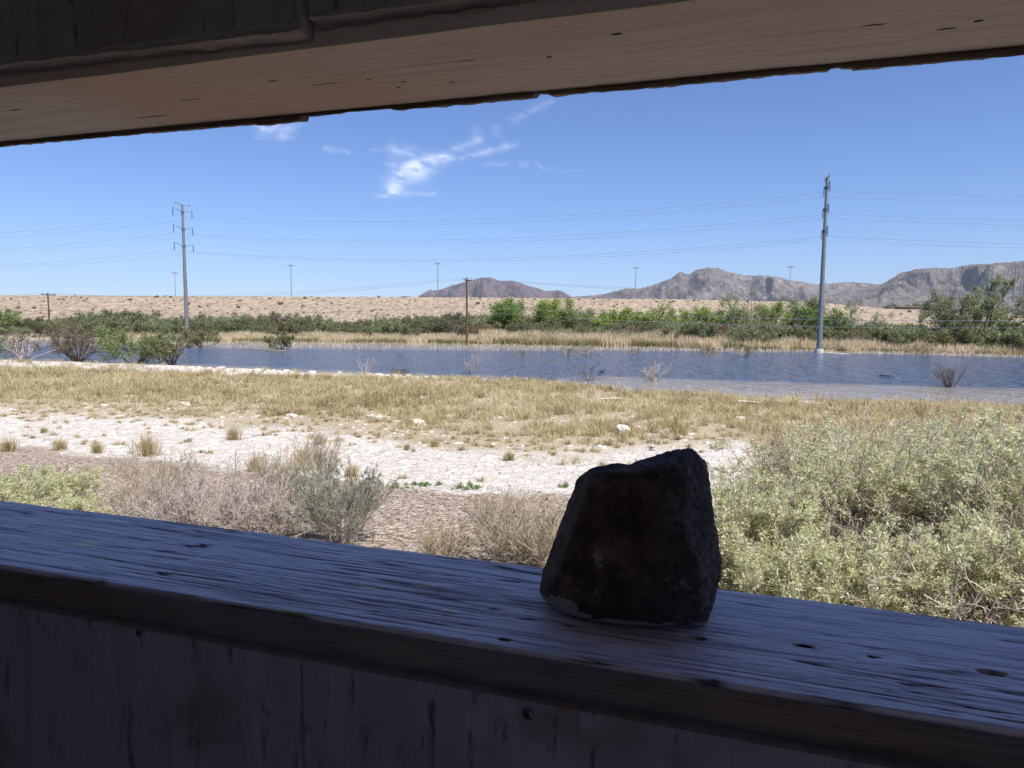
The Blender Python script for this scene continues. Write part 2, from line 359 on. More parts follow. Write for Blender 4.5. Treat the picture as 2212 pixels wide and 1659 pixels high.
p2 = cr8([(1440, 372), (1560, 352), (1680, 342), (1730, 342), (1860, 310), (1960, 285), (2060, 290), (2150, 265), (2212, 250)])+[(1432, 606), (1448, 600), (1456, 592), (1463, 587), (1475, 592), (1484, 592), (1500, 582), (1524, 577.5), (1545, 579), (1562, 586), (1589, 593), (1603, 596), (1625, 595)]+cr3([(520, 760), (620, 768), (700, 790), (800, 805), (870, 820), (960, 812), (1080, 803), (1180, 808), (1280, 822), (1500, 850), (1800, 900)])
p3 = cr3([(-100, 1010), (300, 985), (700, 930), (1000, 880), (1150, 850), (1270, 824), (1320, 795), (1400, 745), (1500, 718), (1620, 712), (1700, 714), (1850, 690), (2000, 682), (2150, 672), (2212, 668), (2400, 650), (2700, 640), (3200, 660), (4000, 760)])
mountain('m1', p1, 9500, 1500, 640, [(.07, .056, .06), (.155, .125, .125), (.23, .19, .18), (.17, .125, .125)], 3.1, 1.2, 520)
mountain('m2', p2, 7800, 1400, 640, [(.08, .07, .072), (.225, .20, .185), (.40, .36, .325), (.20, .15, .145)], 8.7, 1.3, 480)
mountain('m3', p3, 6200, 1150, 640, [(.09, .08, .08), (.24, .215, .195), (.43, .39, .34), (.22, .18, .165)], 15.3, 1.2, 430)

# scattered scrub on the slope (dark specks and pale stones)
def slope_scrub():
    n = 2600; X = rng.uniform(-260, 230, n); Y = 142+58*rng.random(n)**.8; acc = Acc()
    P = np.stack([X, Y, emb(X, Y)], 1); sz = rng.gamma(1.6, .13, n)+.08; keep = (sz > .2)
    P = P[keep]; sz = sz[keep]
    for _ in range(16):
        d = nrm(np.abs(rng.normal(size=P.shape))*np.array([1, 1, .8])*rng.choice([-1, 1], size=P.shape)*np.array([1, 1, 1])); d[:, 2] = np.abs(d[:, 2])
        s = nrm(np.cross(d, rng.normal(size=P.shape))); L = (sz*rng.uniform(.5, 1, len(P)))[:, None]
        V = np.stack([P, P+d*L*.6+s*L*.3, P+d*L, P+d*L*.6-s*L*.3], 1); acc.add(V, np.arange(len(P)*4).reshape(-1, 4), np.repeat(rng.random(len(P)), 4))
    tag(acc.build('desert_scrub', M['farbrown']), 'small brown scrub dotted over the sandy embankment slope', 'scrub', kind='stuff')
slope_scrub()

# ------------------------------------------------------------------ far shrubs and trees
def bush(name, label, cat, loc, h, r, nleaf, leaf, lm, sm, nst=9, wob=.22, spread=.5, group=None, aspect=.5, jit=.12, updir=.9, tint=None, sr=.03, sub=6, lift=0.0, squash=1.0):
    """multi-stemmed bush: stems branch twice, leaves sit on the outer branches"""
    e = empty(name, loc); tag(e, label, cat, group)
    az = rng.random(nst)*2*math.pi; rr = np.sqrt(rng.random(nst))
    D = np.stack([np.cos(az)*rr*r/h*1.35, np.sin(az)*rr*r/h*1.35, np.full(nst, updir)], 1); L = h*rng.uniform(.6, 1.0, nst)*np.sqrt(1+(rr*r/h)**2)
    P0 = np.stack([np.cos(az)*r*.12*rr, np.sin(az)*r*.12*rr, 0*az-.05], 1)
    a = grow(P0, D, L, 6, wob*.5, .0); p, d, l = kids(a, L, sub, .25, spread, .55); b_ = grow(p, d, l, 4, wob, .04)
    p, d, l = kids(b_, l, 4, .2, spread, .6); c_ = grow(p, d, l, 3, wob, .04)
    sa = Acc(); tubes(sa, a, sr*h/3, sr*h/9, 4, rng.random(len(a))); tubes(sa, b_, sr*h/8, sr*h/20, 3, rng.random(len(b_)))
    tubes(sa, c_, sr*h/16, sr*h/30, 3, rng.random(len(c_)))
    sa.build('stem', sm, e)
    if nleaf:
        la = Acc(); leaves(la, c_, int(nleaf*.75), leaf, aspect, jit, .1, T=tint); leaves(la, b_, int(nleaf*.25), leaf, aspect, jit, .4, T=tint); la.build('foliage', lm, e)
    return e
protos = []
for k, (h, r, lm) in enumerate([(3.2, 2.4, 'farleaf'), (3.6, 2.0, 'farleaf'), (2.7, 2.6, 'farleaf'), (3.9, 2.3, 'farleaf'), (3.0, 2.4, 'olive'), (2.6, 2.2, 'farbrown')]):
    lab = ['dark grey green shrub in the thicket behind the reeds', 'tall upright dark green shrub in the thicket behind the reeds', 'low spreading dark shrub in the thicket behind the reeds',
           'tallest kind of grey green shrub in the thicket across the lake', 'olive shrub in the thicket behind the reeds', 'brownish leafless looking shrub in the thicket behind the reeds'][k]
    protos.append(bush('shrub', lab, 'shrub', (0, 0, 0), h, r, 4200, .22, M[lm], M['trunk'], 15, group='thicket of shrubs across the lake', jit=.16, sub=7))
used = set()
def put(k, x, yb, sc, Yd=None, label=None, zs=1.0):
    if Yd is None: P = G(x, yb)
    else:
        P = at(x, yb, Yd); P[2] = float(height(P[0], P[1]))
        if P[1] > 142: P[2] = float(emb(P[0], P[1]))
    pr = protos[k]
    if k in used: return copy_tree(pr, P, rng.random()*6.28, (sc, sc, sc*zs), label)
    used.add(k); pr.location = tuple(P); pr.scale = (sc, sc, sc*zs); pr.rotation_euler = (0, 0, 0)
    if label: pr['label'] = label
    return pr
# thicket: height profile of the tops along the picture (x, top y) measured
tx = np.array([-150, 0, 60, 110, 170, 230, 290, 330, 400, 450, 520, 560, 600, 680, 720, 780, 840, 900, 960, 1010, 1060, 1100, 1150, 1200, 1300, 1400, 1500, 1560, 1640, 1700, 1760, 1860, 1950, 2020, 2100, 2212, 2400])
ty = np.array([690, 688, 684, 687, 683, 668, 670, 685, 688, 680, 681, 686, 675, 682, 687, 688, 686, 683, 680, 676, 683, 676, 684, 690, 692, 690, 690, 692, 692, 696, 700, 700, 700, 704, 704, 702, 700])
for row, (dy, lo) in enumerate([(7, 14), (14, 6), (22, 0)]):
    x = -120+row*7
    while x < 2350:
        Xa = (x-CXP)/FP; yf = 100.0
        for _ in range(6): yf = float(np.interp(Xa*yf, fsX, fsY))+dy
        Yd = yf+rng.uniform(-2, 2); P = at(x, 700, Yd); g = float(height(P[0], P[1]))
        top = np.interp(x, tx, ty)+lo*rng.uniform(-.3, .9)+rng.normal()*2.5
        if row == 0: top = top+5+rng.uniform(0, 8)
        zt = EYE+ray(x, top)[2]/ray(x, top)[1]*Yd; hh = max(1.2, zt-g)
        k = int(rng.choice(6, p=[.26, .2, .2, .16, .12, .06])); H0 = [3.2, 3.6, 2.7, 3.9, 3.0, 2.6][k]*.98
        s = hh/H0; put(k, x, 700, max(.65, min(s, 1.5)), Yd, zs=1.0 if .65 < s < 1.5 else s/max(.65, min(s, 1.5)))
        x += rng.uniform(22, 38)*(1.0 if row else 1.15)

for x in np.arange(1700, 2330, 21.0):
    xx = x+rng.uniform(-9, 9); Yd = float(np.interp((xx-CXP)/FP*85, fsX, fsY))+4.5+rng.uniform(-.8, 1.2); top = rng.uniform(702, 722)
    P = at(xx, 700, Yd); zt = EYE+ray(xx, top)[2]/ray(xx, top)[1]*Yd; k = int(rng.choice([0, 2, 4, 4, 3])); put(k, xx, 700, max(.45, (zt-float(height(P[0], P[1])))/([3.2, 3.6, 2.7, 3.9, 3.0, 2.6][k])), Yd)
def tree(name, label, cat, x, ytop, Yd, wpx, nleaf, leaf, lm, updir=.9, nst=1, group=None, sm='trunk', jit=.18, wob=.22, spread=.55, sr=.05, base=None, sub=9, ybase=None):
    if base is None:
        P = at(x, 700, Yd); g = float(height(P[0], P[1])) if P[1] < 142 else float(emb(P[0], P[1]))
    else: P, g = base, base[2]
    zt = EYE+ray(x, ytop)[2]/ray(x, ytop)[1]*P[1]; h = zt-g; r = wpx/2/FP*P[1]
    return bush(name, label, cat, (P[0], P[1], g), h*1.1, r, nleaf, leaf, M[lm], M[sm], nst, group=group, jit=jit, updir=updir, wob=wob, spread=spread, sr=sr, sub=sub)
tree('tree', 'dark green conical tree right of the middle wooden pole', 'tree', 1102, 650, 114, 66, 13000, .27, 'fargreen', 1.0, 13, jit=.3)
tree('tree', 'fresh light green round tree beside the dark conical tree', 'tree', 1184, 652, 114, 64, 11000, .27, 'farlime', .8, 13, jit=.3, spread=.6)
for i, (x, yt, w, lm, lab) in enumerate([(1233, 657, 44, 'farpale', 'thin yellowish tree just right of the round light green tree'), (1275, 665, 70, 'farlime', 'low lime green tree, first from the left in the lime row'),
        (1330, 663, 66, 'farlime', 'low lime green tree, second from the left in the lime row'), (1390, 661, 70, 'farlime', 'low lime green tree in the middle of the lime row'),
        (1455, 663, 70, 'farlime', 'low lime green tree, fourth from the left in the lime row'), (1520, 664, 66, 'farlime', 'low lime green tree left of the pale feathery tree'),
        (1675, 660, 60, 'farlime', 'lime green tree right of the pale feathery tree'), (1560, 668, 50, 'fargreen', 'mid green low tree below the pale feathery tree')]):
    tree('tree', lab, 'tree', x, yt, 115+i % 3, w*1.35, 8500, .27, lm, .6, 11, jit=.3)
tree('tree', 'pale feathery tree with bare forked limbs behind the lime row', 'tree', 1612, 636, 112, 110, 9500, .24, 'farpale', .6, 13, sm='straw_twig', jit=.2, sr=.05)
tree('tree', 'dark narrow evergreen just left of the tall right pole', 'tree', 1745, 640, 106, 46, 9000, .24, 'farleaf', 1.1, 10, jit=.28)
tree('tree', 'half bare grey limbed tree right of the tall right pole', 'tree', 1850, 648, 98, 100, 3600, .18, 'farleaf', .75, 9, sm='twig', jit=.12, sr=.035)
tree('tree', 'green bushy tree directly behind the tall right pole', 'tree', 1800, 664, 100, 84, 7000, .22, 'fargreen', .8, 8, jit=.2)
tree('tree', 'big spreading green tree with dark forked trunks at right', 'tree', 2120, 608, 92, 150, 17000, .21, 'farleaf', .55, 12, sm='twig_dark', jit=.2, sr=.05, wob=.16, spread=.65)
tree('tree', 'lower left companion of the big spreading tree at right', 'tree', 2062, 632, 90, 100, 9500, .21, 'farleaf', .55, 9, sm='twig_dark', jit=.2, sr=.045, wob=.16, spread=.65)
tree('tree', 'leafy green tree at the right edge behind the reeds', 'tree', 2222, 650, 88, 100, 8500, .2, 'fargreen', .8, 7, jit=.2)
tree('tree', 'bright green tree at the left edge beyond the lake', 'tree', -5, 665, 122, 60, 3600, .26, 'fargreen', .8, 7, jit=.25)
for x, yt, w, lab in [(1925, 660, 34, 'left dark round tree on the far rise'), (1985, 657, 44, 'larger dark round tree on the far rise'), (2010, 662, 30, 'small dark tree right of the larger dark round tree on the far rise')]:
    tree('tree', lab, 'tree', x, yt, 262, w, 6000, .45, 'farleaf', .6, 12, jit=.5)
def small_house():
    P = at(1946, 672, 258); z = float(emb(P[0], P[1])); e = empty('small_building', (P[0], P[1], z-.2)); tag(e, 'low brown flat roofed building between the dark trees on the rise', 'building')
    bm = plain('brown_wall', (.20, .155, .13), .9); rm = plain('flat_roof', (.26, .22, .19), .9)
    def bx(x0, x1, y0, y1, z0, z1):
        V = [(x, y, z) for x in (x0, x1) for y in (y0, y1) for z in (z0, z1)]
        return V, [(0, 1, 3, 2), (4, 6, 7, 5), (0, 4, 5, 1), (2, 3, 7, 6), (0, 2, 6, 4), (1, 5, 7, 3)]
    V, F = bx(-4, 5, -4, 4, 0, 3.0); qmesh('wall', V, F, bm, e)
    V, F = bx(-4.3, 5.3, -4.3, 4.3, 3.0, 3.25); qmesh('roof', V, F, rm, e)
    V, F = bx(-1, .6, -4.06, -4.002, 1, 2.1); qmesh('window', V, F, plain('dark_window', (.03, .03, .035), .3), e)
small_house()

# reeds along the far shore (stuff)
def reeds():
    n = 62000; X = rng.uniform(-62, 92, n); dd = rng.random(n)**1.3*6.5; yf = np.interp(X, fsX, fsY)+.7*vn(X, 3, .5)
    Y = yf-.4+dd; keep = (np.abs(X/Y) < .85) & ((vn(X, Y, .35, 3) > -.75) | (X > -5)) & ((X > -47) | (rng.random(n) < .25))
    X, Y, dd = X[keep], Y[keep], dd[keep]; Z = height(X, Y); pat = vn(X, Y, .45, 6)
    h = (1.0+.16*dd-.55*np.clip((X-24)/8, 0, 1)*(dd > 0)+.32*pat+rng.normal(size=len(X))*.18)*np.clip(1-.35*(X < -5), 0, 1)
    T = np.clip(.62+.16*pat+rng.normal(size=len(X))*.15-.45*(dd < .8)*(pat < .2)-.25*(vn(X, Y, .9, 8) > .45), 0, 1)
    acc = Acc(); blades(acc, np.stack([X, Y, Z-.05], 1), np.clip(h, .4, 2.4), .075, .42, T, .25)
    tag(acc.build('reed_bed', M['reed']), 'band of dry straw coloured reeds along the far shore', 'reeds', kind='stuff')
    # dead stalks standing in the shallows before the reeds
    n = 11000; X = rng.uniform(-58, 80, n); yf = np.interp(X, fsX, fsY); Y = yf-rng.random(n)**1.1*np.interp(X, [-50, 0, 30, 60], [19, 19, 8, 6]); keep = vn(X, Y, .5, 2) > -.25; X, Y = X[keep], Y[keep]
    acc = Acc(); blades(acc, np.stack([X, Y, 0*X-.05], 1), rng.uniform(.15, .55, len(X)), .05, .9, np.clip(.75+rng.normal(size=len(X))*.2, 0, 1), .6)
    tag(acc.build('dead_stalks', M['straw_twig']), 'sparse dead stalks poking out of the shallow water before the reeds', 'stalks', kind='stuff')
reeds()
def shallow_weeds():
    n = 5200; X = rng.uniform(3, 34, n); ys = np.interp(X, nsX, nsY); Y = ys-.4+rng.random(n)**1.5*7; keep = (vn(X, Y, .7, 4) > .05) & (np.abs(X) < .85*Y); X, Y = X[keep], Y[keep]
    acc = Acc(); blades(acc, np.stack([X, Y, 0*X-.03], 1), rng.uniform(.06, .26, len(X)), .018, 1.8, np.clip(.6+rng.normal(size=len(X))*.25, 0, 1), .35)
    tag(acc.build('shallow_weeds', M['straw_twig']), 'straw coloured weeds poking out of the shallow water at right', 'weeds', kind='stuff')
shallow_weeds()

# ------------------------------------------------------------------ dry grass (stuff) on the near bank
def grass():
    n = 21000; X = rng.uniform(-52, 40, n); Y = rng.uniform(12, 64, n)
    ys = np.interp(X, nsX, nsY); yg = np.interp(X, gbx, gby)+1.6*vn(X, Y, .5)+.8*vn(X, Y, 1.6, 2)
    edge = (Y-yg)/4.5+.42; bare = vn(X, Y, .42, 7)*.5+vn(X, Y, 1.5, 1)*.5
    prob = np.clip(edge, 0, 1)*np.clip((ys-Y-np.interp(X, [-45, -20, -8, -2, 2], [10.0, 7.0, 4.0, 2.0, .1]))/1.6, 0, 1)*np.where(bare < -.30, .10, 1.0)
    stray = (Y > np.interp(X, mux, muy)+.6) & (rng.random(n) < .05+.22*(vn(X, Y, .5, 12) > .15))
    keep = ((rng.random(n) < prob) | (stray & (ys-Y > 3))) & (np.abs(X) < .8*Y+2) & (Y > 13)
    X, Y = X[keep], Y[keep]; yg = yg[keep]
    sz = np.clip((Y-yg)/5, .35, 1)*rng.uniform(.65, 1.25, len(X)); T0 = np.clip(.44+.22*vn(X, Y, .3, 2)+.16*vn(X, Y, 1.3, 5)+rng.normal(size=len(X))*.17, 0, 1)
    nb = np.clip((1150/Y).astype(int), 14, 46); i = np.repeat(np.arange(len(X)), nb)
    a = rng.random(len(i))*6.28; r = np.abs(rng.normal(size=len(i)))*.15*sz[i]*(1+.01*Y[i])
    bx = X[i]+r*np.cos(a); by = Y[i]+r*np.sin(a)
    h = sz[i]*rng.uniform(.18, .52, len(i)); w = .007+.00036*Y[i]
    acc = Acc(); blades(acc, np.stack([bx, by, height(bx, by)-.01], 1), h, w, 2.0, np.clip(T0[i]+rng.normal(size=len(i))*.2, 0, 1), .33)
    tag(acc.build('dry_grass', M['grass']), 'yellow dry grass covering the bank between mud and lake', 'grass', kind='stuff')
grass()
def litter():
    # mud flakes
    n = 5200; X = rng.uniform(-26, 22, n); Y = rng.uniform(10, 34, n); ym = np.interp(X, mux, muy); keep = (Y > ym-.3) & (np.abs(X) < .8*Y) & (np.interp(X, nsX, nsY)-Y > 2)
    X, Y = X[keep], Y[keep]; k = len(X); Z = height(X, Y); a = rng.random(k)*6.28; s = rng.gamma(2.0, .02, k)[:, None]+.015
    d = np.stack([np.cos(a), np.sin(a), 0*a], 1); e = np.stack([-np.sin(a), np.cos(a), 0*a], 1)*rng.uniform(.35, .8, k)[:, None]; P = np.stack([X, Y, Z+.004], 1); u = np.array([0, 0, 1.0])
    tl = rng.uniform(.1, .45, k)[:, None]*s
    top = [P-d*s-e*s*.8+u*tl*.2, P+d*s*.9-e*s+u*tl, P+d*s+e*s*.7+u*tl*1.2, P-d*s*.8+e*s+u*tl*.4]; bot = [q-u*(.03+tl*.6) for q in top]
    V = np.stack(top+bot, 1); i = np.arange(k)[:, None]*8
    F = np.concatenate([i+np.array([q]) for q in ((0, 1, 2, 3), (0, 4, 5, 1), (1, 5, 6, 2), (2, 6, 7, 3), (3, 7, 4, 0))])
    acc = Acc(); acc.add(V, F, np.repeat(rng.random(k), 8))
    tag(acc.build('mud_flakes', leafmat('mud_flake', [(.34, .29, .24), (.56, .51, .46), (.70, .66, .61)], .95, 0)), 'curled flakes of dry pale mud lying on the mud flat', 'mud flakes', kind='stuff')
    # twigs and bark on the mulch
    n = 26000; X = rng.uniform(-12, 10, n); Y = 4+rng.random(n)*13; ym = np.interp(X, mux, muy)+.4*vn(X, Y, 1.2); keep = (Y < ym+rng.normal(size=n)*.35) & (np.abs(X) < .85*Y+1)
    X, Y = X[keep], Y[keep]; k = len(X); P = np.stack([X, Y, height(X, Y)+rng.random(k)*.03], 1); a = rng.random(k)*6.28
    D = np.stack([np.cos(a), np.sin(a), rng.normal(size=k)*.12], 1); pol = grow(P, D, rng.gamma(2.5, .035, k)+.03, 2, .12)
    acc = Acc(); tubes(acc, pol, rng.uniform(.002, .008, k), .0025, 3, rng.random(k)**1.2)
    tag(acc.build('twig_litter', leafmat('litter_twig', [(.10, .065, .045), (.34, .26, .19), (.62, .54, .45), (.78, .72, .63)], .9, 0)), 'grey brown litter of twigs and bark below the shrubs', 'litter', kind='stuff')
litter()

# ------------------------------------------------------------------ shrubs in and by the water
def wshrub(x, yb, yt, wpx, lab, lm=None, nleaf=0, sm='twig', nst=9, leaf=.08, upd=.8, wob=.2, sr=.03, water_=True, name='shrub', jit=.05, sub=6, cat='shrub', group=None, spread=.5):
    P = GW(x, yb) if water_ else G(x, yb); g = float(height(P[0], P[1])); P[2] = max(min(g, 0.0), -.1) if water_ else g
    zt = EYE+ray(x, yt)[2]/ray(x, yt)[1]*P[1]; h = zt-P[2]
    return bush(name, lab, cat, P, h, wpx/2/FP*P[1], nleaf, leaf, M[lm] if lm else None, M[sm], nst, wob, spread, group, jit=jit, updir=upd, sr=sr, sub=sub)
wshrub(55, 775, 702, 110, 'half bare grey shrub at the left edge of the lake', 'farbrown', 2600, 'twig', 14, .11, .7, sr=.045)
wshrub(-12, 772, 720, 70, 'green shrub cut off by the left picture edge in the water', 'tamarisk', 2200, 'twig_dark', 9, .10, .8)
wshrub(168, 781, 697, 100, 'dark brown rounded shrub standing in the lake at left', 'farbrown', 8500, 'twig_dark', 20, .11, .7, sr=.045, jit=.10, sub=8)
wshrub(290, 785, 686, 130, 'large feathery green tamarisk at the lake edge', 'tamarisk', 15000, 'trunk', 20, .13, .6, jit=.12, sub=10)
wshrub(372, 788, 706, 70, 'olive shrub with bare dark stems right of the green tamarisk', 'olive', 4800, 'twig_dark', 15, .11, .75, sr=.045)
wshrub(438, 750, 702, 66, 'olive round shrub at the foot of the left steel pole', 'olive', 6500, 'trunk', 16, .18, .65, jit=.12)
wshrub(606, 755, 708, 58, 'olive shrub with bare side twigs on the mud spit', 'olive', 5000, 'twig_dark', 14, .18, .65)
wshrub(575, 757, 728, 40, 'dead pale branches left of the olive shrub on the spit', None, 0, 'straw_twig', 9, .1, .5)
wshrub(788, 806, 762, 46, 'small leaning dead pale shrub in the water', None, 0, 'twig', 10, .1, .7, .15, .035)
wshrub(860, 808, 790, 38, 'small dry brown bush on the shore', 'farbrown', 900, 'straw_twig', 9, .06, .6)
wshrub(1018, 808, 758, 44, 'tall pale dead twigs standing near the middle of the shore', None, 0, 'twig', 12, .1, 1.1, .14, .035)
wshrub(1160, 821, 795, 74, 'dark dead branches sprawling low over the water', None, 0, 'twig_dark', 18, .1, .3, .12, .09)
wshrub(1272, 822, 787, 36, 'sparse dead stems leaning right in the water', None, 0, 'twig_dark', 8, .1, .6, .12, .06)
wshrub(1225, 812, 790, 22, 'tiny pale dead twig left of the duck', None, 0, 'twig', 4, .1, .7, .15, .02)
wshrub(1412, 823, 775, 66, 'grey fan shaped dead shrub in the middle of the lake', None, 0, 'twig', 20, .1, .8, .14, .038, sub=8)
wshrub(2052, 836, 778, 62, 'dark fan shaped dead shrub in the lake at right', None, 0, 'twig_dark', 22, .1, .95, .14, .036, sub=8)
for x, yb, yt, w, lab in [(1225, 768, 738, 34, 'thin bare bush before the reeds, leftmost of the pair by the shallows'), (1268, 768, 736, 40, 'thin bare bush before the reeds, right one of the pair by the shallows'),
        (1365, 764, 748, 34, 'very small bare bush before the reeds'), (1530, 768, 737, 44, 'olive half submerged bush before the reeds'), (1608, 770, 735, 52, 'half submerged straw bush left of the tall right pole'),
        (1125, 767, 750, 24, 'faint dead twigs in the shallows right of the middle wooden pole'), (1985, 765, 742, 40, 'low olive bush at the reed edge on the right')]:
    wshrub(x, yb, yt, w, lab, 'olive', 1300 if 'olive' in lab or 'straw' in lab else 300, 'straw_twig', 14, .10, .7, .15, .05)
wshrub(1655, 826, 806, 20, 'tiny pale plant in the shallows below the tall right pole', None, 0, 'straw_twig', 6, .1, .9)
wshrub(2150, 848, 838, 50, 'low tangle of straw coloured weeds in the right shallows', 'olive', 150, 'straw_twig', 14, .05, .4)
wshrub(2030, 842, 834, 60, 'straw coloured weeds around the foot of the dark dead shrub', 'olive', 150, 'straw_twig', 14, .05, .4)

# ------------------------------------------------------------------ near shrubs
def grassy_tuft(x, yb, hpx, lab, wfac=1.0):
    P = G(x, yb); h = hpx/FP*P[1]*1.05; n = 240; a = rng.random(n)*6.28; r = np.abs(rng.normal(size=n))*h*.22*wfac
    B = np.stack([r*np.cos(a), r*np.sin(a), 0*a-.01], 1); acc = Acc()
    blades(acc, B, h*rng.uniform(.5, 1.05, n), .011, .95*wfac, np.clip(.38+rng.normal(size=n)*.22, 0, 1), .4)
    tag(acc.build('grass_tuft', M['grass'], loc=P), lab, 'grass tuft', 'grass tufts on the mud')
for q in [(130, 972, 32, 'wide dry grass tuft on the mud at left'), (210, 978, 28, 'spiky dry grass tuft right of the wide tuft on the mud'), (95, 935, 16, 'small green grass tuft high on the white mud at left'), (20, 975, 38, 'grey dry tuft at the left picture edge'),
          (320, 985, 62, 'tall orange straw tuft above the dead grey shrub'), (552, 1018, 44, 'spiky straw tuft behind the dead grey shrub'), (655, 1015, 70, 'tall straw tuft behind the grey green sage'),
          (505, 950, 40, 'straw tuft alone near the grass edge'), (760, 1030, 34, 'yellow tuft right of the grey green sage'), (940, 965, 20, 'short tuft on the mud in the middle'),
          (880, 972, 16, 'tiny tuft on the mud left of the short middle tuft'), (1100, 995, 26, 'thin tuft on the mud left of the rock'), (690, 960, 30, 'dry tuft just above the grey green sage')]: grassy_tuft(*q)

def nearbush(name, lab, x, yb, yt, wpx, nst, subs, lm, nleaf, leaf, aspect, sm, sr, upd=.8, wob=.16, spread=.5, depth=1.0, tint=None, P=None, lean=(0, 0), cat='shrub', minr=.0026, group=None):
    P = G(x, yb) if P is None else np.array(P, float)
    zt = EYE+ray(x, yt)[2]/ray(x, yt)[1]*P[1]; h = zt-P[2]; r = wpx/2/FP*P[1]
    e = empty(name, P); tag(e, lab, cat, group); az = rng.random(nst)*6.283; rr = np.sqrt(rng.random(nst))
    D = np.stack([np.cos(az)*rr*r/h*1.15+lean[0], np.sin(az)*rr*depth*r/h*1.15+lean[1], np.full(nst, upd)], 1); L = h*rng.uniform(.6, 1.0, nst)*np.sqrt(1+(rr*r/h)**2)*.95
    P0 = np.stack([np.cos(az)*r*.3*rr, np.sin(az)*r*.3*rr*depth, 0*az-.03], 1)
    a = grow(P0, D, L, 7, wob*.5, .01); polys = [(a, L)]
    cur, Lc = a, L
    for s in subs:
        p, d, l = kids(cur, Lc, s, .18, spread, .55); cur = grow(p, d, l, 4, wob, .02); Lc = l; polys.append((cur, Lc))
    sa = Acc()
    for j, (pl, _) in enumerate(polys):
        R = max(sr/(1.7**j), minr); tubes(sa, pl, R, max(R*.45, minr*.8), 3 if j else 4, rng.random(len(pl)))
    sa.build('stem', sm if not isinstance(sm, str) else M[sm], e)
    if nleaf:
        la = Acc(); leaves(la, polys[-1][0], int(nleaf*.8), leaf, aspect, leaf*.4, .05, T=tint); leaves(la, polys[-2][0], int(nleaf*.2), leaf, aspect, leaf*.4, .5, T=tint); la.build('foliage', M[lm], e)
    return e
# left leafy saltbush
nearbush('saltbush', 'low pale green saltbush above the left end of the sill', 50, 1085, 1000, 270, 50, (6, 5), 'saltbush', 30000, .04, .38, 'twig', .004, .6)
nearbush('saltbush', 'small sprig of pale green saltbush just above the sill at left', 330, 1135, 1085, 110, 14, (5, 3), 'saltbush', 1700, .03, .35, 'twig', .004, .6)
nearbush('saltbush', 'low yellowish green saltbush trailing right along the sill at left', 175, 1110, 1055, 160, 30, (6, 4), 'saltbush', 12000, .036, .35, 'twig', .004, .5)
# dead grey shrub
nearbush('dead_shrub', 'wide tangled dead grey shrub at left above the sill', 440, 1150, 985, 340, 80, (8, 6, 3), None, 0, .03, .4, 'twig', .006, .55, .2, .6)
nearbush('dead_shrub', 'tall bare reddish twigs rising at the top of the dead grey shrub', 345, 1075, 942, 150, 40, (6, 5), None, 0, .03, .4, 'straw_twig', .005, .9, .16, .45)
nearbush('dead_shrub', 'thin bare twigs right of the tall reddish twigs', 480, 1090, 955, 120, 12, (5, 3), None, 0, .03, .4, 'twig', .006, .9, .2, .5)
nearbush('dead_shrub', 'dense grey twig mound between dead shrub and sage', 570, 1165, 1030, 210, 70, (8, 6, 3), None, 0, .03, .4, 'twig', .005, .7, .2, .6)
# sage
nearbush('sage_bush', 'upright grey green sage bush left of the middle', 740, 1168, 992, 190, 60, (7, 5), 'sage', 26000, .022, .3, 'twig', .004, .9, .14, .38)
nearbush('sage_bush', 'smaller grey green sage behind the upright one', 660, 1080, 985, 110, 26, (6, 4), 'sage', 5200, .022, .3, 'twig', .004, .9, .14, .38)
# straw shrub
nearbush('dead_shrub', 'dry straw coloured twig shrub left of the rock', 1130, 1225, 1062, 240, 90, (8, 5, 2), 'grass', 1600, .025, .15, 'straw_twig', .004, .85, .14, .42)
nearbush('dead_shrub', 'fine dry stalks in front of the straw shrub left of the rock', 1200, 1240, 1100, 150, 40, (6, 3), 'grass', 600, .025, .15, 'straw_twig', .004, .9, .14, .38)
for q in [(880, 1052, 10, 80, 'flat green weed patch at the mud edge right of the sage'), (1010, 1054, 13, 70, 'flat green weed patch on the mud edge in the middle'), (1218, 1052, 14, 20, 'small bright green sprout left of the rock'), (940, 1048, 6, 60, 'thin green weed strip between two weed patches')]:
    nearbush('weed', q[4], q[0], q[1], q[1]-q[2], q[3], 14, (4, 3), 'herb', 1300 if q[3] > 30 else 300, .035, .4, 'herb', .003, .5, cat='weed')
# the big saltbush mass on the right: several bushes
R_ = [(1640, 1330, 1010, 260, 5.9, 24000, 'tall pale green saltbush directly right of the rock'), (1860, 1360, 905, 300, 6.6, 30000, 'big saltbush in the middle of the right thicket'),
      (2110, 1380, 900, 300, 5.9, 30000, 'tallest saltbush at the right edge of the thicket'), (1760, 1200, 930, 240, 8.2, 17000, 'saltbush behind the big one, its tips against the grass'),
      (2040, 1200, 905, 320, 8.6, 18000, 'saltbush at the back of the right thicket'), (1560, 1340, 1130, 130, 5.6, 9000, 'low saltbush tucked against the right side of the rock'),
      (1920, 1450, 1130, 300, 4.9, 20000, 'lower front saltbush close to the sill at right'), (2220, 1420, 960, 260, 7.6, 16000, 'saltbush cut off by the right picture edge'), (2170, 1500, 1110, 280, 4.7, 20000, 'front saltbush in the lower right corner above the sill'),
      (1720, 1480, 1150, 260, 5.0, 18000, 'low front saltbush behind the sill just right of the rock')]
for x, yb, yt, w, Y, n, lab in R_:
    P = at(x, yb, Y); P[2] = float(height(P[0], P[1])); yt -= 38 if yt < 1000 else 15
    nearbush('saltbush', lab, x, yb, yt, w, 50, (7, 5), 'saltbush', int(n*1.0), .034, .34, 'twig', .007, 1.1, .22, .65, P=P, group='saltbush thicket right of the rock')
P = at(2060, 1400, 4.9); P[2] = float(height(P[0], P[1]))
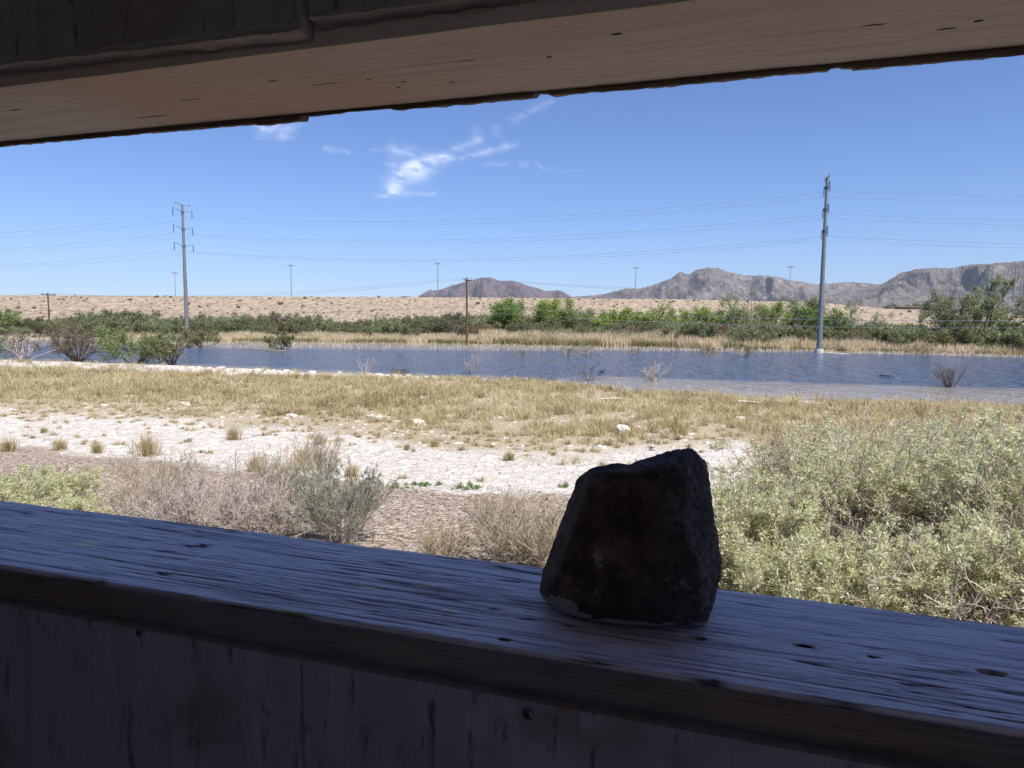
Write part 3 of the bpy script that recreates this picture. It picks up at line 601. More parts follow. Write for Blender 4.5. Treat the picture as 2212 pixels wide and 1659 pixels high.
nearbush('dead_shrub', 'bare grey branches crossing the lower right of the saltbush thicket', 2030, 1400, 1100, 380, 34, (7, 6), None, 0, .03, .4, 'twig', .009, .55, .2, .7, P=P)
for x, yb, yt, w, Y, lab in [(1780, 1350, 1000, 200, 6.2, 'bare twigs standing inside the left half of the saltbush thicket'), (1960, 1300, 960, 240, 7.0, 'bare twigs standing inside the middle of the saltbush thicket'), (2170, 1400, 1000, 220, 5.4, 'grey twig tangle inside the right end of the saltbush thicket')]:
    P = at(x, yb, Y); P[2] = float(height(P[0], P[1])); nearbush('dead_shrub', lab, x, yb, yt, w, 30, (6, 5), None, 0, .03, .4, 'twig', .006, .9, .2, .6, P=P)
for x, yb, yt, w, Y, lab in [(1700, 1150, 905, 150, 8.6, 'dry grass stalks at the left side of the saltbush thicket'), (1850, 1150, 895, 170, 9.2, 'dry golden grass rising behind the middle of the saltbush thicket'), (2010, 1150, 892, 170, 9.6, 'dry golden grass between the saltbush tips right of the middle'), (2160, 1150, 888, 170, 9.2, 'dry golden grass at the back right of the saltbush thicket'), (1900, 1300, 1010, 180, 6.4, 'dry grass standing inside the saltbush thicket')]:
    P = at(x, yb, Y); P[2] = float(height(P[0], P[1])); nearbush('dry_plant', lab, x, yb, yt, w, 70, (6, 4), 'grass', 5200, .045, .16, 'straw_twig', .004, 1.2, .16, .42, P=P, cat='dry plant')
for x, yb, yt, w, lab in [(600, 1075, 955, 110, 'tuft of dry straw grass between the dead shrub and the sage'), (700, 1040, 925, 90, 'tall dry grass behind the sage'), (960, 1215, 1120, 130, 'sparse dry stalks on the brown litter left of the straw shrub'), (300, 1130, 1010, 150, 'thin dead shrub in front of the tall reddish twigs'), (1080, 1130, 1055, 120, 'fine dry stems behind the straw shrub left of the rock')]:
    nearbush('dry_plant', lab, x, yb, yt, w, 60, (5, 3), 'grass', 1500, .035, .14, 'straw_twig', .004, 1.0, .14, .4, cat='dry plant')
P = at(1690, 1150, 9.5); P[2] = float(height(P[0], P[1]))
nearbush('dead_shrub', 'dry brownish stalks at the left tip of the right thicket', 1655, 1150, 925, 150, 30, (6, 4), 'grass', 5000, .03, .25, 'straw_twig', .005, 1.0, .14, .35, P=P)

# ------------------------------------------------------------------ stones, planks, log, duck
def stone(x, yb, L, W_, H, lab, mat, group=None, rz=None, water_=False, cat='stone', name='stone'):
    P = GW(x, yb) if water_ else G(x, yb); bm = bmesh.new(); bmesh.ops.create_icosphere(bm, subdivisions=3, radius=1)
    s = random.random()*50
    for v in bm.verts:
        n_ = mn.fractal(v.co*1.3+Vector((s, s, s)), 1, 2, 3); q = v.co*(1+.35*n_)
        v.co = Vector((max(-.8, min(.8, q.x))*L/1.6, max(-.75, min(.75, q.y))*W_/1.5, max(-.3, min(.7, q.z))*H))
    m = bpy.data.meshes.new(name); bm.to_mesh(m); bm.free(); m.materials.append(mat); o = bpy.data.objects.new(name, m); C.objects.link(o)
    o.location = (P[0], P[1], P[2]+H*.1); o.rotation_euler = (0, 0, random.random()*6 if rz is None else rz); tag(o, lab, cat, group); return o
stm = plain('pale_stone', (.62, .57, .48), .9, .2, 6, bump=.4); mudm = plain('mud_lump', (.6, .55, .47), .95, .2, 5, bump=.5)
for i in range(46):
    x = 395+i*12.4+random.uniform(-5, 5); X_ = np.interp(x, [0, 300, 560, 850, 1100, 1300], [779, 786, 799, 812, 820, 838]); s = random.uniform(.14, .42)
    stone(x, X_+random.uniform(0, 3), s*1.5, s, s*.55, 'pale stone on the white shore line at the left water edge', stm, 'pale stones along the near water edge')
for x, y, L, H, lab in [(860, 1018/1.0-2, .5, .1, None)]: pass
for x, y, L, W_, H, lab in [(817, 905, 1.0, .5, .18, 'flat white stone in the grass, largest at left of centre'), (900, 912, 1.0, .4, .12, 'thin white slab of mud in the grass'), (970, 905, .6, .4, .18, 'small white stone right of the thin slab'),
        (1343, 938, .6, .4, .35, 'upright pale lump in the grass behind the rock'), (1600, 912, .4, .3, .25, 'pale lump in the grass right of centre'), (630, 900, .5, .3, .12, 'small white slab in the grass at left'),
        (400, 875, .9, .3, .15, 'pale brown slab in the grass at far left')]:
    stone(x, y, L, W_, H, lab, mudm)
def plank(x, y, L, W_, T_, rz, lab, mat, water_=False, name='plank', cat='plank', tilt=.05):
    P = GW(x, y) if water_ else G(x, y); n = 14; sec = []
    for i in range(n):
        t = i/(n-1); u = (t-.5)*L; k = 1-.25*abs(2*t-1)**4; j = random.uniform(-.05, .05)
        sec.append([(u, -W_/2*k+j*W_, 0), (u, W_/2*k+j*W_, 0), (u, W_/2*k*.8+j*W_, T_*k), (u, -W_/2*k*.85+j*W_, T_*k*(1+j))])
    V = np.array(sec).reshape(-1, 3); F = []
    for i in range(n-1):
        for j in range(4): F.append((i*4+j, i*4+(j+1) % 4, (i+1)*4+(j+1) % 4, (i+1)*4+j))
    F += [(0, 3, 2, 1), ((n-1)*4, (n-1)*4+1, (n-1)*4+2, (n-1)*4+3)]
    o = qmesh(name, V, F, mat); o.location = (P[0], P[1], P[2]+(-.02 if water_ else .12)); o.rotation_euler = (0, tilt, rz); tag(o, lab, cat); return o
pm = plain('bleached_wood', (.62, .56, .46), .85, .2, 5, (1, 8, 8)); dm = plain('wet_wood', (.012, .011, .012), .8)
plank(1320, 868, 1.05, .16, .07, .12, 'long bleached board lying in the grass near the lake', pm, tilt=-.03)
plank(1616, 876, .95, .2, .09, -.12, 'short bleached board in the grass near the right shallows', pm)
plank(1918, 812, 1.2, .14, .06, .0, 'black floating log in the right half of the lake', dm, True, 'log', 'log')
plank(875, 767, 1.6, .12, .06, .1, 'thin dark driftwood branch in the shallows left of the middle pole', plain('drift', (.16, .11, .08)), True, 'driftwood', 'driftwood')
plank(1815, 764, 3.6, .3, .08, -.05, 'pale line of driftwood right of the tall right pole', pm, True, 'driftwood', 'driftwood')
plank(340, 741, 5.5, 1.2, .22, .0, 'white sand bar behind the green tamarisk', mudm, True, 'sand_bar', 'sand bar')
plank(606, 757, 7.5, .7, .05, -.12, 'pale brushy mud spit under the olive shrub in the lake', plain('spit', (.27, .22, .165)), True, 'mud_spit', 'mud spit')
def duck():
    P = GW(1300, 804); path = [(-.24, .10, .008), (-.20, .09, .035), (-.12, .07, .075), (0, .06, .10), (.10, .06, .095), (.16, .09, .06), (.185, .14, .04), (.19, .20, .042), (.205, .235, .045), (.235, .24, .034), (.27, .228, .018), (.31, .222, .01)]
    sd = 10; V = []; T = []
    pts = np.array([(p[0], 0, p[1]) for p in path]); tg = nrm(np.gradient(pts, axis=0))
    for (x, z, r), p, t in zip(path, pts, tg):
        b = np.array([0, 1.0, 0]); c = np.cross(t, b)
        for q in range(sd):
            a = q*2*math.pi/sd; V.append(p+r*(b*math.cos(a)*1.05+c*math.sin(a)*.9)); T.append(.95 if x > .24 else (.7 if -.05 < x < .1 and z < .2 and math.sin(a)*c[2] < 0 else .1))
    F = [(i*sd+j, i*sd+(j+1) % sd, (i+1)*sd+(j+1) % sd, (i+1)*sd+j) for i in range(len(path)-1) for j in range(sd)]
    dmat = leafmat('duck_feather', [(.02, .02, .025), (.06, .05, .045), (.5, .48, .45)], .6, 0)
    o = qmesh('duck', V, F, dmat, tint=T, smooth=True, loc=(P[0], P[1], -.02)); tag(o, 'small dark duck swimming in the middle of the lake', 'duck')
duck()

# ------------------------------------------------------------------ poles and wires
steel = plain('weathered_steel', (.20, .21, .22), .55, .15, 3, bump=0, metal=.3); conc = plain('pole_concrete', (.55, .52, .47), .9)
arm_m = plain('galvanised_arm', (.24, .26, .28), .6); insm = plain('insulator', (.24, .26, .30), .4); wirem = plain('wire_metal', (.20, .23, .28), .7, .05)
wood = plain('pole_wood', (.12, .075, .045), .9, .3, 3, (6, 6, .6)); wood2 = plain('crossarm_wood', (.13, .09, .065), .9)
LD = nrm(np.array([81.0, -22, 0])); AD = np.array([-LD[1], LD[0], 0.0])      # line direction, arm direction (away from the camera)
T1 = np.array([(405-1106)/FP*107, 107.0, 0]); T2 = GW(1769, 762); LD = nrm(T2-T1); AD = np.array([-LD[1], LD[0], 0.0])
T0 = T1-(T2-T1)*1.05; T3 = T2+(T2-T1)*1.05
ARMS = [(-1, 19.1), (1, 19.1), (-1, 16.6), (1, 16.6), (-1, 14.1), (1, 14.1)]
def tip(T, s, z): return T+AD*s*2.0+np.array([0, 0, z+.42])
def steel_pole(T, lab):
    e = empty('transmission_pole', T); tag(e, lab, 'utility pole', 'steel transmission poles')
    a = Acc(); hs = np.linspace(0, 1, 14); tubes(a, np.stack([0*hs, 0*hs, -.4+20.6*hs], 1), .33, .15, 12); a.build('pole', steel, e, smooth=True)
    a = Acc(); tubes(a, [(0, 0, -.6), (0, 0, .1), (0, 0, .42), (0, 0, .45)], .52, .5, 14); tubes(a, [(0, 0, .44), (0, 0, .46)], .5, .02, 14); a.build('foundation', conc, e)
    a = Acc(); tubes(a, [(0, 0, 20.15), (0, 0, 20.3), (0, 0, 20.34)], .19, .15, 12); tubes(a, [(0, 0, 20.33), (0, 0, 20.36)], .15, .01, 12); a.build('cap', arm_m, e)
    for s in (-1, 1):
        a = Acc(); tubes(a, [(0, 0, 20.0), tuple(AD*s*.8+np.array([0, 0, 20.22])), tuple(AD*s*1.5+np.array([0, 0, 20.35]))], .07, .045, 6)
        tubes(a, [tuple(AD*s*1.5+np.array([0, 0, 20.42])), tuple(AD*s*1.5+np.array([0, 0, 20.05]))], .07, .07, 6); a.build('shield_wire_arm', arm_m, e)
    for s, z in ARMS:
        tp = AD*s*2.0+np.array([0, 0, z+.42]); a = Acc(); tubes(a, [(0, 0, z), tuple(tp*.55+np.array([0, 0, z*.45+.03])), tuple(tp)], .06, .035, 6)
        tubes(a, [(0, 0, z-.14), (0, 0, z+.14)], .24, .24, 10); o = a.build('arm', arm_m, e)
        a = Acc()
        for k in range(9): zc = tp[2]-.08-k*.115; tubes(a, [(tp[0], tp[1], zc), (tp[0], tp[1], zc-.05), (tp[0], tp[1], zc-.1)], .085, .03, 7)
        tubes(a, [(tp[0], tp[1], tp[2]), (tp[0], tp[1], tp[2]-1.15)], .025, .025, 5); a.build('insulator', insm, o)
    return e
steel_pole(T1, 'tall steel transmission pole standing behind the shrubs at left'); steel_pole(T2, 'tall steel transmission pole with concrete foot at the right shore')
def sagline(A, B, sag, n=40):
    t = np.linspace(0, 1, n)[:, None]; P = A*(1-t)+B*t; P[:, 2] -= (4*sag*t*(1-t))[:, 0]; return P
nm = {19.1: 'highest', 16.6: 'middle', 14.1: 'lowest'}
for s, z in ARMS:
    pts = [tip(T, s, z)-np.array([0, 0, 1.17]) for T in (T0, T1, T2, T3)]
    P = np.concatenate([sagline(pts[0], pts[1], 1.9), sagline(pts[1], pts[2], 1.9)[1:], sagline(pts[2], pts[3], 1.9)[1:]])
    a = Acc(); tubes(a, P, .013, .013, 4)
    tag(a.build('power_line', wirem), f"{nm[z]} conductor on the {'near' if s < 0 else 'far'} side of the steel poles", 'power line', 'conductors between the steel transmission poles')
W0 = np.array([(109-1106)/FP*129, 129.0, .3]); W1 = GW(1008, 746); W2 = W1+(W1-W0)*.98; WD = nrm(np.array([W1[0]-W0[0], W1[1]-W0[1], 0])); WA = np.array([-WD[1], WD[0], 0])
def wood_pole(P, H, lab, arm=1.25):
    e = empty('wooden_utility_pole', P); tag(e, lab, 'utility pole', 'wooden utility poles'); a = Acc(); t = np.linspace(0, 1, 10)
    tubes(a, np.stack([.03*np.sin(t*3), 0*t, -.4+(H+.4)*t], 1), .165, .12, 10); tubes(a, [(0.0, 0, H-.01), (0.0, 0, H+.01)], .12, .01, 10); a.build('pole', wood, e)
    a = Acc(); c = WD*.15; tubes(a, [tuple(-WA*arm+c+np.array([0, 0, H-.35])), tuple(c+np.array([0, 0, H-.35])), tuple(WA*arm+c+np.array([0, 0, H-.35]))], .085, .085, 4); a.build('crossarm', wood2, e)
    for s in (-1, -.45, 1):
        q = WA*arm*s*.93+c; a = Acc(); tubes(a, [(q[0], q[1], H-.28), (q[0], q[1], H-.16), (q[0], q[1], H-.08)], .055, .035, 6); a.build('insulator', insm, e)
wood_pole(W0, EYE+(675-633)/FP*129-.3, 'brown wooden utility pole with crossarm at far left'); wood_pole(W1, EYE+(680.6-601)/FP*W1[1], 'brown wooden utility pole standing in the shallows near the middle')
H1 = EYE+(680.6-601)/FP*W1[1]
Wm = W0-(W1-W0)*.98
def wtop(P, s, k, drop): return P+WA*1.16*s+WD*.15+np.array([0, 0, k-drop])
hh = [7.6, EYE+(675-633)/FP*129-.3, H1, H1-1.4]
for s, drop, sag, lab in [(-1, .08, 1.35, 'wooden pole wire on the near end of the crossarm'), (1, .08, 1.55, 'wooden pole wire on the far end of the crossarm')]:
    P = np.concatenate([sagline(wtop(a_, s, ha, drop), wtop(b_, s, hb, drop), sag)[(1 if i else 0):] for i, (a_, b_, ha, hb) in enumerate([(Wm, W0, hh[0], hh[1]), (W0, W1, hh[1], hh[2]), (W1, W2, hh[2], hh[3])])])
    a = Acc(); tubes(a, P, .014, .014, 4); tag(a.build('power_line', wirem), lab, 'power line', 'wires between the wooden poles')
for drop, sag, lab in [(3.9, .9, 'upper telephone cable strung halfway up the wooden poles'), (4.6, 1.1, 'lower telephone cable strung halfway up the wooden poles')]:
    P = np.concatenate([sagline(a_+np.array([0, -.2, ha-drop*ha/H1]), b_+np.array([0, -.2, hb-drop*hb/H1]), sag)[(1 if i else 0):] for i, (a_, b_, ha, hb) in enumerate([(Wm, W0, hh[0], hh[1]), (W0, W1, hh[1], hh[2]), (W1, W2, hh[2], hh[3])])])
    a = Acc(); tubes(a, P, .019, .019, 4); tag(a.build('telephone_cable', wirem), lab, 'cable', 'telephone cables between the wooden poles')
# high mast highway lights behind the embankment
mastm = plain('mast_steel', (.22, .24, .27), .6, .08)
def mast(x, yt, Yd, lab):
    B = at(x, 660, Yd); H = EYE+ray(x, yt)[2]/ray(x, yt)[1]*Yd; e = empty('high_mast_light', (B[0], B[1], .3)); tag(e, lab, 'street lamp', 'high mast lights beyond the embankment')
    H -= .3; a = Acc(); t = np.linspace(0, 1, 8); tubes(a, np.stack([0*t, 0*t, H*t], 1), .36, .17, 8); a.build('mast', mastm, e)
    a = Acc(); th = np.linspace(0, 2*math.pi, 17); tubes(a, np.stack([1.3*np.cos(th), 1.3*np.sin(th), H-.1+0*th], 1), .09, .09, 5)
    for k in range(4): tubes(a, [(0, 0, H+.3), (1.3*math.cos(k*1.57), 1.3*math.sin(k*1.57), H-.1)], .07, .07, 5)
    a.build('lamp_ring', mastm, e)
    for k in range(8):
        c, s = math.cos(k*.785), math.sin(k*.785); a = Acc(); tubes(a, [(1.2*c, 1.2*s, H-.15), (1.6*c, 1.6*s, H-.25), (2.1*c, 2.1*s, H-.35)], .13, .22, 6); a.build('lamp_head', mastm, e)
for q in [(380, 589, 470, 'leftmost high mast light, left of the left steel pole'), (630, 573, 430, 'high mast light, second from the left'), (946, 569, 415, 'high mast light before the left mountain'),
          (1372, 578, 425, 'high mast light between the two mountains'), (1704, 576, 420, 'rightmost high mast light before the right mountains')]: mast(*q)

# ------------------------------------------------------------------ clouds: thin cirrus sheets 2.5 km up
def cloud(strokes, lab, seed):
    ALT = 2500.0; xs_ = [p[0] for s in strokes for p in s[0]]; ys_ = [p[1] for s in strokes for p in s[0]]
    tr = lambda p: (486.6+.36*p[0], 194.7+.36*p[1])
    x0, y0 = tr((min(xs_)-90, min(ys_)-70)); x1, y1 = tr((max(xs_)+90, max(ys_)+50)); st = 1.6
    gx = np.arange(x0, x1, st); gy = np.arange(y0, y1, st); V = np.zeros((len(gy), len(gx), 3)); A = np.zeros((len(gy), len(gx)))
    for j, y in enumerate(gy):
        for i, x in enumerate(gx):
            d = ray(x, y); V[j, i] = EYEP+d*((ALT-EYE)/d[2])
    GX, GY = np.meshgrid((gx-486.6)/.36, (gy-194.7)/.36); N1 = np.zeros_like(A); N2 = np.zeros_like(A); WX = np.zeros_like(A); WY = np.zeros_like(A)
    for j in range(len(gy)):
        for i in range(len(gx)):
            q = Vector((GX[j, i]*.012+seed, GY[j, i]*.012, seed)); N1[j, i] = mn.fractal(q+mn.noise_vector(q*.6)*.5, .8, 2.1, 5); N2[j, i] = mn.fractal(Vector((GX[j, i]*.012+GY[j, i]*.006, GY[j, i]*.045-GX[j, i]*.012, seed+3)), .8, 2.1, 4)
            w = mn.noise_vector(q*1.4); WX[j, i], WY[j, i] = w.x, w.y
    PX, PY = GX+WX*15, GY+WY*11
    for pts, w, st_ in strokes:
        best = np.full(A.shape, 1e9)
        for (ax, ay), (bx_, by_) in zip(pts[:-1], pts[1:]):
            dx, dy = bx_-ax, by_-ay; t = np.clip(((PX-ax)*dx+(PY-ay)*dy)/(dx*dx+dy*dy+1e-6), 0, 1); best = np.minimum(best, np.hypot(PX-ax-t*dx, PY-ay-t*dy))
        A += st_*(.72*np.exp(-(best/w)**2)+.28*np.exp(-(best/(w*2.1))**2))
    A = A*np.clip(.8+.42*N1+.55*N2, .0, 1.5)*.40; A = np.clip(A, 0, 1.0)
    A *= np.clip(np.minimum.reduce([GX-GX.min(), GX.max()-GX, GY-GY.min(), GY.max()-GY])/40, 0, 1)
    nr, nc = A.shape; i = np.arange(nr*nc).reshape(nr, nc); F = np.stack([i[:-1, :-1], i[:-1, 1:], i[1:, 1:], i[1:, :-1]], -1).reshape(-1, 4)
    keep = A.ravel()[F].max(1) > .012; F = F[keep]; u, inv = np.unique(F, return_inverse=True)
    o = qmesh('cloud', V.reshape(-1, 3)[u], inv.reshape(F.shape), cloudm, attrs=dict(dens=A.ravel()[u])); tag(o, lab, 'cloud')
b = NB('cirrus'); t_ = b.t; trn = b.n('ShaderNodeBsdfTransparent'); tl = b.n('ShaderNodeBsdfTranslucent'); tl.inputs[0].default_value = (1, 1, 1, 1); df = b.n('ShaderNodeBsdfDiffuse'); df.inputs[0].default_value = (.95, .95, .95, 1)
ad = b.n('ShaderNodeMixShader'); ad.inputs[0].default_value = .25; b.l(tl.outputs[0], ad.inputs[1]); b.l(df.outputs[0], ad.inputs[2]); mx = b.n('ShaderNodeMixShader')
b.l(b.attr('dens'), mx.inputs[0]); b.l(trn.outputs[0], mx.inputs[1]); b.l(ad.outputs[0], mx.inputs[2]); b.l(mx.outputs[0], b.out.inputs[0]); cloudm = b.m
cloud([([(1010, 605), (1015, 545), (1070, 480), (1150, 465)], 34, .75), ([(1060, 570), (1120, 530), (1210, 490)], 36, .35), ([(1010, 357), (1120, 375), (1200, 415), (1310, 400)], 22, .5), ([(1130, 440), (1230, 430), (1330, 410)], 26, .35),
       ([(1000, 440), (1010, 450)], 22, .3), ([(1300, 400), (1400, 412), (1500, 385), (1740, 325)], 13, .42), ([(1380, 352), (1470, 330), (1530, 290)], 20, .3), ([(1500, 290), (1510, 240)], 22, .14), ([(900, 628), (1060, 622), (1260, 620)], 9, .34), ([(870, 355), (1010, 358)], 9, .12)],
      'brightest white wispy cloud in the middle of the sky', 4.4)
cloud([([(235, 235), (320, 215), (345, 250)], 30, .42), ([(250, 190), (330, 180)], 30, .35), ([(350, 250), (430, 205)], 22, .25), ([(180, 290), (420, 285)], 10, .12)], 'small faint cloud touching the lintel at left', 9.1)
cloud([([(600, 352), (650, 358), (730, 375)], 14, .3)], 'tiny faint cloud left of the bright wispy cloud', 13.2)
cloud([([(1560, 445), (1690, 450)], 10, .18), ([(1770, 445), (1800, 450)], 14, .18), ([(1880, 440), (1895, 455)], 10, .15), ([(1900, 470), (2150, 490)], 10, .08)], 'thin broken wisp right of and below the bright cloud', 17.5)
cloud([([(1720, 180), (1830, 125), (1960, 70)], 20, .2), ([(1620, 230), (1640, 270)], 24, .14)], 'faint slanting wisp high above the bright cloud near the lintel', 21.5)

# ------------------------------------------------------------------ the blind
FLOOR = 2.55; HUTZ = EYE
hut = empty('wooden_blind', (0, 0, 0), TH); tag(hut, 'dark weathered wooden bird blind framing the view with its sill and lintel', 'bird blind')
ZS, ZL = -.276, .2245
def marks():
    L = []
    for x, y, ru, rw, kind in [(785, 1270, .020, .006, 'p'), (920, 1266, .014, .007, 'p'), (970, 1318, .012, .007, 'p'), (1735, 1390, .010, .0035, 'h'), (2148, 1446, .012, .005, 'h'), (1500, 1373, .010, .004, 'h'), (1885, 1413, .005, .003, 'h'),
                               (320, 1168, .018, .004, 'p'), (400, 1157, .030, .006, 'k'), (180, 1180, .02, .012, 'p'), (1090, 1440/1.0-60, .006, .003, 'h'), (635, 1342-20, .02, .003, 'p')]:
        q = onz(x, y, ZS); L.append((q[0], q[1], ru, rw, kind))
    return L
def timber(name, cols, long_='x', grain=1.0, rough=.5, spots=(), crack=.5, spec=.5, bumpd=.004, ckt=.33, groove=False):
    b = NB(name); sc = {'x': (1.2, 34, 34), 'z': (34, 34, 1.5)}[long_]
    sc2 = {'x': (.7, 150, 150), 'z': (150, 150, .9)}[long_]
    big = b.noise(2.3, det=3); wx = b.n('ShaderNodeVectorMath', operation='ADD'); b.l(b.coord(sc), wx.inputs[0])
    wz = b.n('ShaderNodeTexNoise'); wz.inputs['Scale'].default_value = 3.5; b.l(b.coord(), wz.inputs['Vector']); wsx = b.n('ShaderNodeVectorMath', operation='SCALE'); b.l(wz.outputs['Color'], wsx.inputs[0]); wsx.inputs['Scale'].default_value = 1.6; b.l(wsx.outputs[0], wx.inputs[1])
    g1 = b.noise(2.6, det=8, rough=.72, vec=wx.outputs[0]); g2 = b.noise(4.0, sc2, 5, .7)
    ck = b.ramp(b.noise(2.4, {'x': (1.0, 55, 55), 'z': (55, 55, 1.2)}[long_], 5, .6), [(ckt, 0.0), (ckt+.05, 1.0)]); fine = b.noise(260, det=4, rough=.7)
    c = b.ramp(b.math('MULTIPLY_ADD', g2, .45, b.math('MULTIPLY', g1, .55)), [(.38, cols[0]), (.5, cols[1]), (.62, cols[2])]); c = b.mix(b.ramp(big, [(.42, 0.), (.65, .8)]), c, cols[3])
    c = b.mix(b.math('MULTIPLY', b.math('SUBTRACT', 1, ck), crack), c, tuple(q*.12 for q in cols[0]))
    h = b.math('MULTIPLY_ADD', g1, 1.0, b.math('MULTIPLY_ADD', ck, crack*1.2, b.math('MULTIPLY_ADD', g2, .7, b.math('MULTIPLY', fine, .25))))
    tc = b.n('ShaderNodeTexCoord'); sep = b.n('ShaderNodeSeparateXYZ'); b.l(tc.outputs['Object'], sep.inputs[0]); ns = b.noise(60, det=4, rough=.7)
    for (u, w, ru, rw, kind) in spots:
        dx = b.math('DIVIDE', b.math('SUBTRACT', sep.outputs[0], u), ru); dy = b.math('DIVIDE', b.math('SUBTRACT', sep.outputs[1], w), rw)
        d = b.math('ADD', b.math('MULTIPLY', dx, dx), b.math('MULTIPLY', dy, dy)); d = b.math('ADD', d, b.math('MULTIPLY', b.math('SUBTRACT', ns, .5), 2.6)); m = b.ramp(d, [(.55, 1.0), (1.0, 0.0)])
        if kind == 'p': c = b.mix(b.math('MULTIPLY', m, .9), c, (.95, .90, .62)); h = b.math('MULTIPLY_ADD', m, .35, h)
        elif kind == 'h': c = b.mix(m, c, (.006, .006, .006)); h = b.math('MULTIPLY_ADD', m, -2.0, h)
        else: c = b.mix(b.math('MULTIPLY', m, .5), c, cols[2]); h = b.math('MULTIPLY_ADD', m, .8, h)
    if groove:
        gv = b.attr('groove'); c = b.mix(b.math('MULTIPLY', gv, .88), c, (.012, .012, .018)); m = b.fin(c, b.math('MULTIPLY_ADD', fine, .3, rough-.12), b.bump(h, grain*.6, .0012), spec)
        b.l(b.math('MULTIPLY', b.math('SUBTRACT', 1, gv), spec), b.p.inputs['Specular IOR Level']); return m
    return b.fin(c, rough, b.bump(h, grain, bumpd), spec)
sillm = timber('sill_timber', [(.44, .39, .44), (.74, .66, .72), (.95, .87, .93), (.62, .55, .60)], 'x', 1.0, .42, marks(), .4, .85, .004, .33, True)
sillf = timber('sill_front', [(.13, .09, .075), (.29, .21, .185), (.40, .31, .28), (.30, .28, .33)], 'x', .9, .7, (), .5, .3)
hspots = [(*onz(x, y, ZL)[:2], ru, rw, 'h') for x, y, ru, rw in [(407, 223, .016, .0016), (588, 181, .006, .0018), (795, 180, .003, .002), (860, 199, .0025, .002), (872, 186, .003, .002), (35, 242, .01, .002), (1186, 131, .003, .0022), (1886, 64, .012, .002), (2051, 74, .009, .002), (2113, 57, .004, .003), (330, 262, .028, .002), (975, 188, .0025, .002), (1000, 140, .014, .0012), (700, 190, .02, .0011), (1331, 78, .005, .003)]]
headm = timber('header_timber', [(.46, .37, .30), (.62, .54, .46), (.68, .61, .53), (.58, .42, .31)], 'x', .3, .8, hspots, .22, .2)
roughm = timber('rough_edge', [(.12, .085, .065), (.34, .26, .20), (.55, .46, .38), (.24, .18, .14)], 'x', 1.0, .9, (), .7, .2, .008)
lipm = timber('plywood_edge', [(.30, .25, .20), (.70, .62, .54), (.85, .78, .69), (.60, .52, .44)], 'x', 1.0, .9, (), .8, .2, .008)
def plym(name, base):
    b = NB(name); wv = b.n('ShaderNodeVectorMath', operation='ADD'); b.l(b.coord((46, 46, 7)), wv.inputs[0]); wz = b.n('ShaderNodeTexNoise'); wz.inputs['Scale'].default_value = 7; b.l(b.coord(), wz.inputs['Vector']); w2 = b.n('ShaderNodeVectorMath', operation='SCALE'); b.l(wz.outputs['Color'], w2.inputs[0]); w2.inputs['Scale'].default_value = 2.6; b.l(w2.outputs[0], wv.inputs[1])
    g = b.noise(1.6, det=5, rough=.62, vec=wv.outputs[0]); patch = b.noise(9, det=4); ck = b.ramp(g, [(.30, 0.), (.41, 1.)]); f2 = b.noise(30, (1, 1, .15), 6, .7)
    c = b.ramp(f2, [(.3, tuple(q*.8 for q in base)), (.7, tuple(q*1.15 for q in base))]); c = b.mix(b.ramp(patch, [(.55, 0.), (.68, .6)]), c, (base[0]*.55, base[1]*.38, base[2]*.22))
    c = b.mix(b.math('MULTIPLY', b.math('SUBTRACT', 1, ck), .75), c, tuple(q*.12 for q in base))
    return b.fin(c, .65, b.bump(b.math('MULTIPLY_ADD', ck, .6, f2), .7, .004), .3)
ply1 = plym('plywood_painted_panel', (.36, .34, .40)); ply2 = plym('plywood_upper_panel', (.34, .29, .30)); dark = plym('interior_board', (.22, .20, .20))
def bar(name, u0, u1, sec, mat, n=260, jit=None, parent=None, steps=None, axis='x'):
    """sec: list of (w,z) corners; jit: per-corner roughness in metres (along w, z)"""
    parent = parent or hut; m = len(sec); us = np.linspace(u0, u1, n); V = np.zeros((n, m, 3)); sd = random.random()*90
    for i, u in enumerate(us):
        for j, (w, z) in enumerate(sec):
            a, c = (jit[j] if jit else (0, 0)); nz1 = mn.fractal(Vector((u*7, j*9.1, sd)), .6, 2.2, 6)+.7*mn.fractal(Vector((u*70, j*3.1, sd)), .8, 2.1, 4)*(c > .001); nz2 = mn.fractal(Vector((u*6, j*5.3, sd+20)), .6, 2.2, 6)+.8*mn.fractal(Vector((u*60, j*4.3, sd+9)), .8, 2.1, 4)*(c > .001)
            dz = steps(u, j) if steps else 0
            V[i, j] = (u, w+a*nz1, HUTZ+z+c*nz2+dz)
    F = [(i*m+j, (i+1)*m+j, (i+1)*m+(j+1) % m, i*m+(j+1) % m) for i in range(n-1) for j in range(m)]
    me = bpy.data.meshes.new(name); bmv = V.reshape(-1, 3).tolist(); me.from_pydata(bmv, [], F+[tuple(range(m)), tuple((n-1)*m+j for j in reversed(range(m)))]); me.update()
    bm = bmesh.new(); bm.from_mesh(me); bmesh.ops.recalc_face_normals(bm, faces=bm.faces); bm.to_mesh(me); bm.free(); me.materials.append(mat)
    o = bpy.data.objects.new(name, me); C.objects.link(o); o.parent = parent; return o
UL, UR, WB = -2.3, 1.5, -1.9
